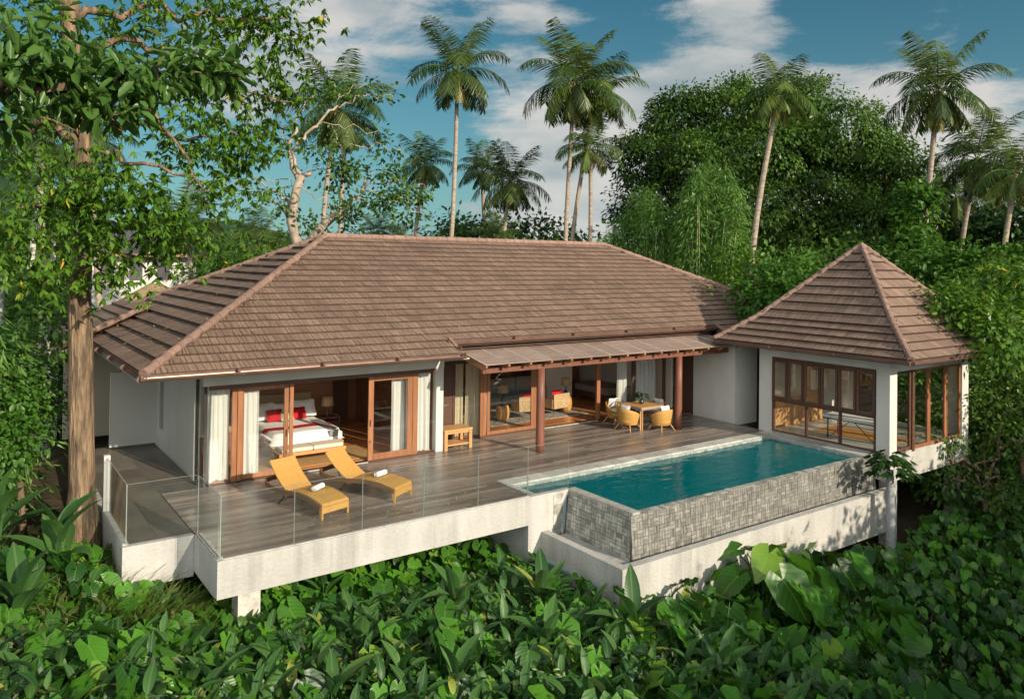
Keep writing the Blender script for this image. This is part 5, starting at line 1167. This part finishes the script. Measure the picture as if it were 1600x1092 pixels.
# bamboo
def bamboo(x0, x1, top, by, d, n, label, seed, thick=1., name='bamboo_clump'):
    rs = np.random.default_rng(seed); base = at((x0+x1)/2, by, d); base[2] = H(base[0], base[1]); o = root(name, tuple(base), 0, label, 'bamboo', None, local=False)
    mb = MB(); Ps = []; Ds = []; Us = []; Rr = []
    for i in range(n):
        f = rs.random(); xp = x0+(x1-x0)*f; cap = top+(abs(2*f-1)**1.5)*(by-top)*.35+rs.random()*30; q = at(xp, cap, d+rs.normal()*.9); b_ = base+(q-base)*np.array([.45, .45, 0])+rs.normal(size=3)*np.array([.4, .4, 0])
        k = 8; pts = [b_+(q-b_)*np.array([t_**1.6, t_**1.6, t_]) for t_ in np.linspace(0, 1, k)]; mb.tube(pts[:7], lin(.035, .01, 7), 5)
        m_ = int(620*thick); t_ = rs.random(m_)**.75*.90+.10; idx = t_*(k-1); i0 = np.minimum(idx.astype(int), k-2); fr_ = (idx-i0)[:, None]; A = np.array(pts); P = A[i0]*(1-fr_)+A[i0+1]*fr_
        az = rs.random(m_)*6.28; rr = (.15+.75*rs.random(m_))*(.35+.9*np.sin(np.pi*np.clip(t_, .05, .97)))*1.0; P = P+np.stack([np.cos(az)*rr, np.sin(az)*rr, -.25*rr+rs.normal(size=m_)*.1], 1)
        Ps.append(P); Ds.append(np.stack([np.cos(az), np.sin(az), -.55+.3*rs.normal(size=m_)], 1)+rs.normal(size=(m_, 3))*.4); Us.append(np.tile([0, 0, 1.], (m_, 1))+rs.normal(size=(m_, 3))*.4); Rr.append(np.clip(rs.random()*.4+rs.random(m_)*.6, 0, 1))
    mb.build('canes', 'bamboo_cane', o, True); P, Dv, U, r = map(np.concatenate, (Ps, Ds, Us, Rr)); put('leaves', leaves(P, Dv, U, .30*(.7+.6*rs.random(len(P))), .055, T_DIAMOND, r), 'leaf_bamboo', o)
bamboo(1060, 1165, 225, 470, 36, 26, 'bright green bamboo clump in front of the big dark tree', 3)
bamboo(955, 1060, 285, 440, 38, 22, 'lower bamboo clump at the right end of the villa ridge', 4)
bamboo(1190, 1290, 380, 490, 33, 12, 'yellowish bamboo between the villa roof and the pavilion peak', 5, .8)
bamboo(-70, 30, 480, 660, 21, 12, 'fine-leaved bamboo at the left edge above the white boundary wall', 6, .8)
# vines on the palm trunk and slopes
bigtree('vine_mass', 'column of bright climbing vine wrapping the tall palm trunk at the right', 'vine', 1425, 430, 37.5, [B(1432, 310, 37.5, 22, 22, 10), B(1425, 350, 37.5, 24, 28, 12), B(1422, 395, 37.3, 32, 32, 16), B(1415, 430, 37, 45, 28, 18)], .26, .22, 'leaf_bright', .1, .32, 42, limbs=False, tmpl=T_OVAL, bright=.3)
def bushes():
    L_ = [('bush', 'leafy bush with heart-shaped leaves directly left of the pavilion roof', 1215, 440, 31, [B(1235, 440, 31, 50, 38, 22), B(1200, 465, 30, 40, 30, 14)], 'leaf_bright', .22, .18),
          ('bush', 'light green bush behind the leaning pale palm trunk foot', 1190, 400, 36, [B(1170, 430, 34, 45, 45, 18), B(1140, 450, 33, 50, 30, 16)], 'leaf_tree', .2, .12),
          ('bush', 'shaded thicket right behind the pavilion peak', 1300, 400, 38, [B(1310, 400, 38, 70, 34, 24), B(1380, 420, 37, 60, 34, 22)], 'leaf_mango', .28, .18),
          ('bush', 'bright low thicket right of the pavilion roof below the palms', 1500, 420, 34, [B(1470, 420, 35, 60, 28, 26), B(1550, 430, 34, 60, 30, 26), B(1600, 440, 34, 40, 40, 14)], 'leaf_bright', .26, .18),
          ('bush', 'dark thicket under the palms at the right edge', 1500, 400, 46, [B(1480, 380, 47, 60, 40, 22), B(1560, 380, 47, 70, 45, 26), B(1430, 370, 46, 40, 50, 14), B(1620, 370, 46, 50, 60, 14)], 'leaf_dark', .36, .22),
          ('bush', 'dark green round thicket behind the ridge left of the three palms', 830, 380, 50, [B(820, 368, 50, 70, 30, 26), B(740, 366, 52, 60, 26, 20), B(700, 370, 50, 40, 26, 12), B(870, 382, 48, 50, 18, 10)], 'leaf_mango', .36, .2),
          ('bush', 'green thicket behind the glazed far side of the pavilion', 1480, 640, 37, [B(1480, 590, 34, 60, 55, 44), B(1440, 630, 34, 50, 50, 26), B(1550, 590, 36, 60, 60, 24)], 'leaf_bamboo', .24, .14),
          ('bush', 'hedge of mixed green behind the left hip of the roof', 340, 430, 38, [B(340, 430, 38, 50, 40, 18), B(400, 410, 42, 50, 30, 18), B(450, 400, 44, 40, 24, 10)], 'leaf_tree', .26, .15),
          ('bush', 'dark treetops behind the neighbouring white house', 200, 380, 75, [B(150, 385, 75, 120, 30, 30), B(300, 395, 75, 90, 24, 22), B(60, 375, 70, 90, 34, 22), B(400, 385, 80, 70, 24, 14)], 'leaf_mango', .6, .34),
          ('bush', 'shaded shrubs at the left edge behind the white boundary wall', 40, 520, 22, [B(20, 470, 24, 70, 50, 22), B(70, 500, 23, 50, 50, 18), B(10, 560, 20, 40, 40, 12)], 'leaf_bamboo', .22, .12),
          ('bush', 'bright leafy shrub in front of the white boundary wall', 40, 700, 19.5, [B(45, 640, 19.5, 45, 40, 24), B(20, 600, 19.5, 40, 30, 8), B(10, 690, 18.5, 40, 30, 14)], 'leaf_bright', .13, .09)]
    for nm, lb2, cx, by, d, bb, mat, lf, wd in L_:
        bigtree(nm, lb2, 'bush', cx, by, d, bb, lf, wd, mat, .08, .55*d/35, 60, 'bushes round the villa', limbs=False, tmpl=T_OVAL if mat == 'leaf_bright' else T_DIAMOND, shell=.4, bright=.45)
bushes()
# right-hand trees beside the pavilion
bigtree('broadleaf_tree', 'dark tree leaning in from the right edge with bright leafy branches over the pavilion eave', 'tree', 1620, 800, 29,
        [B(1500, 480, 28, 60, 20, 24), B(1560, 500, 28.5, 60, 30, 26), B(1470, 470, 27.6, 30, 10, 8), B(1600, 460, 29, 60, 50, 26), B(1560, 440, 30, 60, 24, 14), B(1575, 535, 27, 42, 22, 18), B(1600, 600, 31, 45, 60, 20), B(1545, 500, 27.4, 30, 20, 12)], .24, .11, 'leaf_tree', .13, .42, 46, shell=.3, bright=.35, limbs=False)
bigtree('broadleaf_tree', 'small shaded tree growing beside the pavilion foot at the right', 'tree', 1545, 800, 27.5,
        [B(1580, 620, 30, 40, 45, 24), B(1500, 725, 28, 26, 16, 6), B(1585, 690, 29, 55, 60, 24), B(1535, 665, 29.6, 20, 30, 7), B(1470, 690, 27.5, 16, 10, 3), B(1560, 750, 28, 60, 40, 18), B(1475, 760, 27, 24, 16, 7)], .20, .10, 'leaf_mango', .10, .36, 44, shell=.25, bright=.4)
# ivy and forest filling far behind: reads as one mass
fb = []
for i in range(46):
    x = -60+i*38; d = 95+rng.random()*25; top = float(np.interp(x, [-60, 200, 420, 700, 900, 1100, 1300, 1600, 1700], [330, 380, 392, 390, 396, 350, 350, 350, 330])); fb.append(B(x, top+26+rng.random()*10, d, 40+rng.random()*20, 26+rng.random()*14, 16))
for i in range(16): fb.append(B(1690+(i % 8)*130, 420+20*(i % 3)+(i//8)*60, 52-(i//8)*12, 90, 60, 26))
tag(put('far_wood', foliage(fb, 1.0, .6, cl=1.9, per=40, shell=.4, bright=.6), 'leaf_mango'), 'dark band of distant woodland along the horizon', 'woodland', kind='stuff')

# slender white stems at the left
for x0, y0, x1, y1, d, lb3, r_ in ((40, 480, 58, 300, 24, 'slender white-barked trunk at the far left', .085), (78, 480, 84, 360, 26, 'slender white-barked trunk just left of the big tree', .085), (0, 460, 1, 390, 22, 'pale post-like trunk cut by the left edge', .09)):
    P = [at(x0, y0, d), at((x0+x1)/2+2, (y0+y1)/2, d), at(x1, y1, d)]; g0 = P[0].copy(); g0[2] = H(g0[0], g0[1])
    ctree('slender_tree', lb3, 'tree', [g0]+P, [r_*1.3, r_, r_*.9, r_*.6], [], [B(x1, y1-20, d, 40, 40, 12)], .2, .1, 'leaf_tree', 'white_bark', 'slender white-barked trees', cl=.35, per=30, shell=.2)

# neighbouring house and walls at the left back
nh = root('neighbour_house', tuple(at(220, 420, 50)*np.array([1, 1, 0])), 0, 'white neighbouring house with a dark slate roof behind the tree', 'house', local=False)
A_ = at(135, 430, 50); B_ = at(300, 430, 52); zt = at(220, 398, 50)[2]
xa, ya, xb = A_[0], A_[1], B_[0]
wpart('wall', 'white_wall', nh, lambda mb: mb.box(xa, xb, ya, ya+7, 0, zt), )
def nroof(mb):
    z1 = zt+1.5; e = .8
    mb.add([(xa-e, ya-e, zt), (xb+e, ya-e, zt), (xb+e, ya+7+e, zt), (xa-e, ya+7+e, zt), (xa+2.2, ya+3.5, z1), (xb-2.2, ya+3.5, z1)], [(0, 1, 5, 4), (1, 2, 5), (2, 3, 4, 5), (3, 0, 4)])
wpart('roof', 'slate_roof', nh, nroof)
wpart('fascia', 'frame_wood', nh, lambda mb: mb.box(xa-.8, xb+.8, ya-.82, ya-.78, zt-.12, zt+.03))
for k, xq in enumerate((.7, 2.2, 3.7)): wpart('window', 'slate_roof', nh, lambda mb: mb.box(xa+xq, xa+xq+.7, ya-.03, ya-.002, zt-1.5, zt-.45))
th = root('thatched_hut', tuple(at(240, 470, 38)*np.array([1, 1, 0])), 0, 'low tan thatched roof between the villa and the neighbouring house', 'hut', local=False)
c_ = at(243, 443, 38)
wpart('roof', 'thatch', th, lambda mb: mb.lathe([(2.3, -1.25), (1.2, -.55), (.25, .0)], tuple(c_), 14), smooth=True)
wpart('wall', 'white_wall', th, lambda mb: mb.lathe([(1.7, -c_[2]), (1.7, -1.0)], tuple(c_), 14))
bw = at(88, 598, 24); tag(wpart('boundary_wall', 'white_wall', None, lambda mb: mb.box(-14, -1.6, 12.6, 12.8, -.5, 2.35)), 'white boundary wall behind the shrubs at the left edge', 'wall')

# ------------------------------------------------------------------ foreground planting
def earplant(P, hgt, n, lf, seed, az0=None):
    """elephant-ear plant: (leaf arrays, petiole points)"""
    rs = np.random.default_rng(seed); az = np.arange(n)*2.4+rs.random()*6; az[0] = -1.57 if az0 is None else az0
    h = hgt*(.55+.5*rs.random(n)); r_ = lf*(.35+.7*rs.random(n)); top = np.array(P)+np.stack([np.cos(az)*r_, np.sin(az)*r_, h], 1)
    D_ = np.stack([np.cos(az), np.sin(az), -.55-.5*rs.random(n)], 1)+rs.normal(size=(n, 3))*.2; U_ = np.stack([np.cos(az)*.7, np.sin(az)*.7, .8+0*az], 1)+rs.normal(size=(n, 3))*.25
    s = lf*(.6+.5*rs.random(n)); return top, D_, U_, s, rs.random(n)
def occupied(x, y):
    return ((x > -.1) & (x < 7.1) & (y > .05)) | ((x > 7.0) & (x < 18.2) & (y > -2.95)) | ((x > 17) & (x < 22.6) & (y > -2.7)) | ((x > -1.4) & (y > 1.5) & (x < 24)) | ((abs(x+1.6) < .5) & (abs(y-3.7) < .6))
def place_phrase(x, y, used={}):
    if x < -1.3: a = 'left of the terrace corner'
    elif x < 7.1: a = 'below the %s glass panel' % ('corner', 'first', 'second', 'third', 'fourth', 'fifth')[int(max(0, (x+1.3)//1.4))]
    elif x < 10.2: a = 'below the near corner of the pool'
    elif x < 13: a = 'below the middle of the pool'
    else: a = 'below the far end of the pool'
    b = 'under the deck ' if y > .05 else 'close to the concrete ' if y > (-1.7 if x < 7 else -4) else 'mid-bed ' if y > (-3.9 if x < 7 else -5.5) else 'at the bed front '
    k = b+a; used[k] = used.get(k, 0)+1
    return k+('', ', righthand one', ', third one', ', fourth one', ', fifth one')[min(4, used[k]-1)]
# individual large plants
k_ = 0
spec = [(10.6, -3.6, 1.5, .95, 9), (11.4, -3.3, 1.55, .9, 9), (12.2, -3.6, 1.15, .75, 8), (9.3, -3.8, 1.0, .8, 8), (13.6, -3.5, 1.2, .62, 7), (14.9, -3.6, 1.05, .6, 7), (8.6, -4.2, 1.0, .75, 8), (7.4, -3.5, 1.0, .7, 8), (7.0, -2.9, 1.0, .6, 8), (8.0, -3.15, 1.05, .6, 8), (9.0, -3.2, 1.1, .6, 7), (6.6, -1.9, 1.0, .55, 7), (9.9, -5.0, .9, .8, 8), (7.9, -6.6, .8, .95, 8), (6.4, -5.4, .9, .7, 8), (5.1, -4.6, .9, .65, 8), (3.6, -4.2, .9, .65, 8), (2.0, -3.8, .9, .62, 8), (.4, -3.4, .9, .6, 8), (-1.2, -3.0, .9, .6, 8), (-3.0, -2.8, .9, .6, 8), (-4.6, -1.8, .9, .6, 8),
        (4.3, -6.4, .9, .7, 8), (1.6, -6.2, .8, .6, 8), (-.8, -5.6, .8, .6, 8), (5.6, -2.4, .9, .6, 7), (3.2, -1.8, .9, .6, 7), (-2.4, -.6, .9, .55, 7), (-3.6, 1.0, .9, .6, 7), (12.0, -5.6, .9, .75, 8), (11.0, -6.9, .9, .85, 8)]
for i, (x, y, h_, lf, n) in enumerate(spec):
    z = float(H(x, y)); top, D_, U_, s, r = earplant((x, y, z), h_, n, lf, 100+i)
    if i == 0: lb4 = 'tallest elephant ear plant against the pool trough, its two broad leaves side by side'
    elif i == 1: lb4 = 'tall elephant ear plant with a ribbed upright leaf just right of the tallest one'
    elif i == 13: lb4 = 'elephant ear plant with the biggest bright leaf low at the right centre'
    else: lb4 = 'elephant ear plant '+place_phrase(x, y)
    o = root('elephant_ear_plant', (x, y, z), 0, lb4, 'plant', 'elephant ear plants below the terrace', local=False)
    put('leaf', leaves(top, D_, U_, s, s*1.0, T_TARO, r), 'leaf_taro', o)
    mb = MB(); [mb.tube([(x, y, z), (x*.5+t_[0]*.5, y*.5+t_[1]*.5, z+(t_[2]-z)*.65), tuple(t_)], [.022, .016, .01], 5) for t_ in top]; mb.build('stem', 'leaf_banana', o)
# upright banana-like plants
bspec = [(6.1, -1.6, 1.5, 9), (6.9, -3.4, 1.5, 10), (5.2, -2.9, 1.3, 9), (4.4, -.9, 1.4, 9), (3.2, -2.9, 1.3, 9), (2.2, -1.3, 1.2, 8), (1.2, -2.4, 1.2, 8), (-.5, -1.6, 1.1, 8), (7.6, -5.0, 1.2, 8), (.2, -4.8, 1.1, 7), (15.3, -3.7, 1.1, 5), (-2.2, 2.6, 1.5, 9), (-3.1, 3.6, 1.9, 10), (-3.9, 2.2, 1.7, 9), (-2.9, 1.2, 1.3, 8), (-4.2, 4.6, 1.8, 9), (5.9, 1.4, 1.1, 7), (2.4, 1.0, 1.0, 6), (3.9, 1.6, 1.1, 6)]
for i, (x, y, h_, n) in enumerate(bspec):
    rs = np.random.default_rng(300+i); z = float(H(x, y)); h_ = h_*(.85 if not 10 < i < 16 else 1); az = np.arange(n)*2.4+rs.random()*6; st_ = np.stack([x+.05*np.cos(az), y+.05*np.sin(az), z+h_*(.25+.45*rs.random(n))], 1)
    el = 1.42-.75*np.arange(n)/n+rs.normal(size=n)*.12; D_ = np.stack([np.cos(az)*np.cos(el), np.sin(az)*np.cos(el), np.sin(el)], 1); U_ = np.stack([-np.cos(az)*np.sin(el), -np.sin(az)*np.sin(el), np.cos(el)], 1)*1.
    s = h_*(.52+.25*rs.random(n)); s = np.minimum(s, .95)
    lb5 = 'canna plant '+(place_phrase(x, y) if not 10 < i < 16 else ''); gg = 'canna plants below the terrace'
    if i in (11, 12, 13, 14, 15): lb5 = 'banana-leaved plant left of the thick trunk, '+('nearest to the trunk', 'with the tallest leaves', 'half way to the left edge', 'lowest and closest to the camera', 'furthest left and back')[i-11]; gg = 'banana-leaved plants left of the trunk'
    o = root('banana_plant' if 10 < i < 16 else 'canna_plant', (x, y, z), 0, lb5, 'plant', gg, local=False)
    put('leaf', leaves(st_, D_, U_, s*1.05, s*1.05, T_BANANA, np.clip(rs.random(n)*.97, 0, 1)), 'leaf_banana', o)
    mb = MB(); mb.tube([(x, y, z), (x, y, z+h_*.6)], [.035, .02], 6); [mb.tube([(x, y, z+.1), tuple(t_)], [.02, .01], 4) for t_ in st_]; mb.build('stem', 'leaf_banana', o)
# papaya at the pool corner
pp = at(1384, 760, 26.2); px_, py_ = 16.75, -3.15; zt_ = -.25
o = root('papaya_tree', (px_, py_, float(H(px_, py_))), 0, 'slim grey-stemmed papaya tree at the far corner of the pool', 'tree', local=False)
mb = MB(); mb.tube([(px_, py_, -3.4), (px_+.02, py_, -1.8), (px_, py_+.02, -.1)], [.17, .13, .09], 12); mb.build('trunk', 'grey_trunk', o, True)
n = 90; rs = np.random.default_rng(5); az = rs.random(n)*6.28; rr = .12+.5*rs.random(n); P_ = np.stack([px_+np.cos(az)*rr, py_+np.sin(az)*rr, .02+.50*rs.random(n)-.35*rr], 1)
put('crown', merge([leaves(P_, np.stack([np.cos(az+q), np.sin(az+q), -.35+0*az], 1), np.tile([0, 0, 1.], (n, 1))+rs.normal(size=(n, 3))*.25, .26, .11, T_DIAMOND) for q in (-.8, -.25, .25, .8)]), 'leaf_dark', o)
# ground cover: one uncountable mass
def field(n, xr, yr, lo, hi, lf, tmpl, ratio, keep=None, z_up=.0, dn=.55):
    x = rng.uniform(*xr, n); y = rng.uniform(*yr, n); k = ~occupied(x, y)
    if keep is not None: k &= keep(x, y)
    x, y = x[k], y[k]; n = len(x); z = H(x, y)+rng.uniform(lo, hi, n)
    az = rng.normal(-1.57, 1.3, n); D_ = np.stack([np.cos(az), np.sin(az), -dn-.5*rng.random(n)], 1); U_ = np.stack([.6*np.cos(az), .6*np.sin(az), .8+0*az], 1)+rng.normal(size=(n, 3))*.3
    s = lf*(.55+.7*rng.random(n))*(1-.38*sstep(8.5, 14, x)); return leaves(np.stack([x, y, z], 1), D_, U_, s, s*ratio, tmpl, rng.random(n)**1.5)
def under(n, lf):
    x = rng.uniform(.2, 6.8, n); y = rng.uniform(.0, 5.5, n); n = len(x); z = H(x, y)+rng.uniform(.05, .5, n)*np.clip((5.5-y)/4, .25, 1)
    az = rng.normal(-1.57, .9, n); D_ = np.stack([np.cos(az), np.sin(az), -.6+0*az], 1); U_ = np.stack([.5*np.cos(az), .5*np.sin(az), .9+0*az], 1)+rng.normal(size=(n, 3))*.3
    s = lf*(.5+.7*rng.random(n)); return leaves(np.stack([x, y, z], 1), D_, U_, s, s, T_TARO)
near = lambda x, y: (y < 2.6)
tag(put('ground_cover', merge([field(13000, (-9, 34), (-13, 3), .15, .65, .34, T_TARO, 1., near), field(5200, (-6, 36), (-13, 0), .35, .8, .50, T_TARO, .95), field(9000, (8, 36), (-12, 1), .3, .75, .36, T_TARO, 1.), field(5000, (-9, 10), (-9, 3), .2, .7, .40, T_TARO, 1.), under(2600, .34)]), 'leaf_taro'),
    'dense carpet of heart-shaped leaves covering the slope below the house', 'ground cover', kind='stuff')
v1 = field(12000, (-9, 12), (-9, 4.5), .05, .6, .30, T_DIAMOND, .3, None, dn=-.7); v2 = field(9000, (-8, 20), (0, 5), .0, .35, .2, T_DIAMOND, .4); v3 = field(9000, (-8, 34), (-12, 1), .45, .8, .16, T_OVAL, .5)
tag(put('undergrowth', merge([v1, v2, v3]), 'leaf_dry'), 'thin weeds and fine leaves between the bigger leaves', 'undergrowth', kind='stuff')
def grass_at(n, c, r, L0):
    P = np.array(c)+rng.normal(size=(n, 3))*np.array([r[0], r[1], 0]); k = ~occupied(P[:, 0], P[:, 1]); P = P[k]; n = len(P); P[:, 2] = H(P[:, 0], P[:, 1])+.05
    az = rng.random(n)*6.28; D_ = np.stack([np.cos(az)*.45, np.sin(az)*.45, 1+0*az], 1); U_ = np.stack([-np.cos(az), -np.sin(az), .4+0*az], 1); return leaves(P, D_, U_, L0*(.6+.8*rng.random(n)), L0*.9, T_GRASS)
tag(put('grass', merge([grass_at(1400, (-.8, .9, 0), (.7, .5), .6), grass_at(900, (-1.6, .6, 0), (.6, .5), .7), grass_at(900, (-2.6, 1.6, 0), (.8, .8), .6), grass_at(500, (-.6, 1.2, 0), (.5, .3), .8), grass_at(1200, (14, -6, 0), (4, 2), .4)]), 'leaf_grass'), 'tufts of long grass at the foot of the terrace corner', 'grass', kind='stuff')
# trees outside the view that shade the right of the slope
for x, y, h_, lb6 in ((15.5, -14.3, 6.6, 'low leafy tree out of view nearest to the shaded slope'), (9.8, -15.2, 6.3, 'leafy tree out of view right beside the camera'), (20.5, -13.0, 7.0, 'leafy tree out of view shading the right of the slope'), (13.5, -18.5, 8.6, 'leafy tree out of view behind the right of the camera'), (27, -11.5, 8.4, 'tall leafy tree out of view beyond the pavilion')):
    z = float(H(x, y)); bl2 = [((x+a, y+b, z+h_*c), (2.6, 2.2, 1.4), 62) for a, b, c in ((0, 0, .72), (2.4, .5, .6), (-2.4, -.3, .6), (.6, 1.4, .5), (4.2, 0, .5), (-4, .2, .48))]
    t_ = [np.array([x, y, z]), np.array([x+.1, y, z+h_*.35]), np.array([x, y+.1, z+h_*.6])]
    ctree('broadleaf_tree', lb6, 'tree', t_, [.3, .25, .2], [limb([t_[1], np.array(b[0])], .12, .04, 4, .15, i) for i, b in enumerate(bl2)], bl2, .34, .2, 'leaf_tree', cl=.75, per=46, shell=.3)

# leaf litter on the roof and the deck
def litter():
    n = 700; u = rng.random(n); v = rng.random(n)**.8; y = 4+10*u; x = XL+.2+np.minimum(v*5, np.minimum(y-YF, YB-y)-.3).clip(0); P = np.stack([x, y, ZE+(x-XL)*T26+.09], 1)
    n2 = 420; x2 = 1+17*rng.random(n2); y2 = 4.1+4.5*rng.random(n2)**1.6; x2 = np.maximum(x2, XL+(y2-YF)+.4); P2 = np.stack([x2, y2, zf(y2)+.075], 1)
    n3 = 90; P3 = np.stack([rng.uniform(.3, 16, n3), rng.uniform(1.8, 4.6, n3), np.full(n3, .012)], 1); P4 = np.stack([rng.uniform(.3, 6.6, n3), rng.uniform(.3, 1.7, n3), np.full(n3, .012)], 1)
    P = np.concatenate([P, P2, P3, P4]); n = len(P); az = rng.random(n)*6.28; return leaves(P, np.stack([np.cos(az), np.sin(az), .12*rng.normal(size=n)], 1), np.tile([0, 0, 1.], (n, 1)),   .06+.20*rng.random(n)**2, .032, T_DIAMOND)
tag(put('fallen_leaves', litter(), 'dead_frond'), 'dry fallen leaves and twigs scattered over the roof tiles and deck', 'leaf litter', kind='stuff')

def shoots(n):
    x = rng.uniform(-8, 9, n); y = rng.uniform(-8.5, -.2, n); k = ~occupied(x, y); x, y = x[k], y[k]; n = len(x); z = H(x, y)+rng.uniform(.3, .75, n)
    az = rng.random(n)*6.283; el = rng.normal(1.0, .25, n); D_ = np.stack([np.cos(az)*np.cos(el), np.sin(az)*np.cos(el), np.sin(el)], 1); U_ = np.stack([-np.cos(az)*np.sin(el), -np.sin(az)*np.sin(el), np.cos(el)], 1)
    s_ = .38*(.6+.8*rng.random(n)); return leaves(np.stack([x, y, z], 1), D_, U_, s_, s_*1.05, T_BANANA, rng.random(n))
tag(put('leafy_shoots', shoots(3600), 'leaf_banana'), 'scattered narrow upright leaves pushing through the heart-shaped carpet', 'undergrowth', kind='stuff')
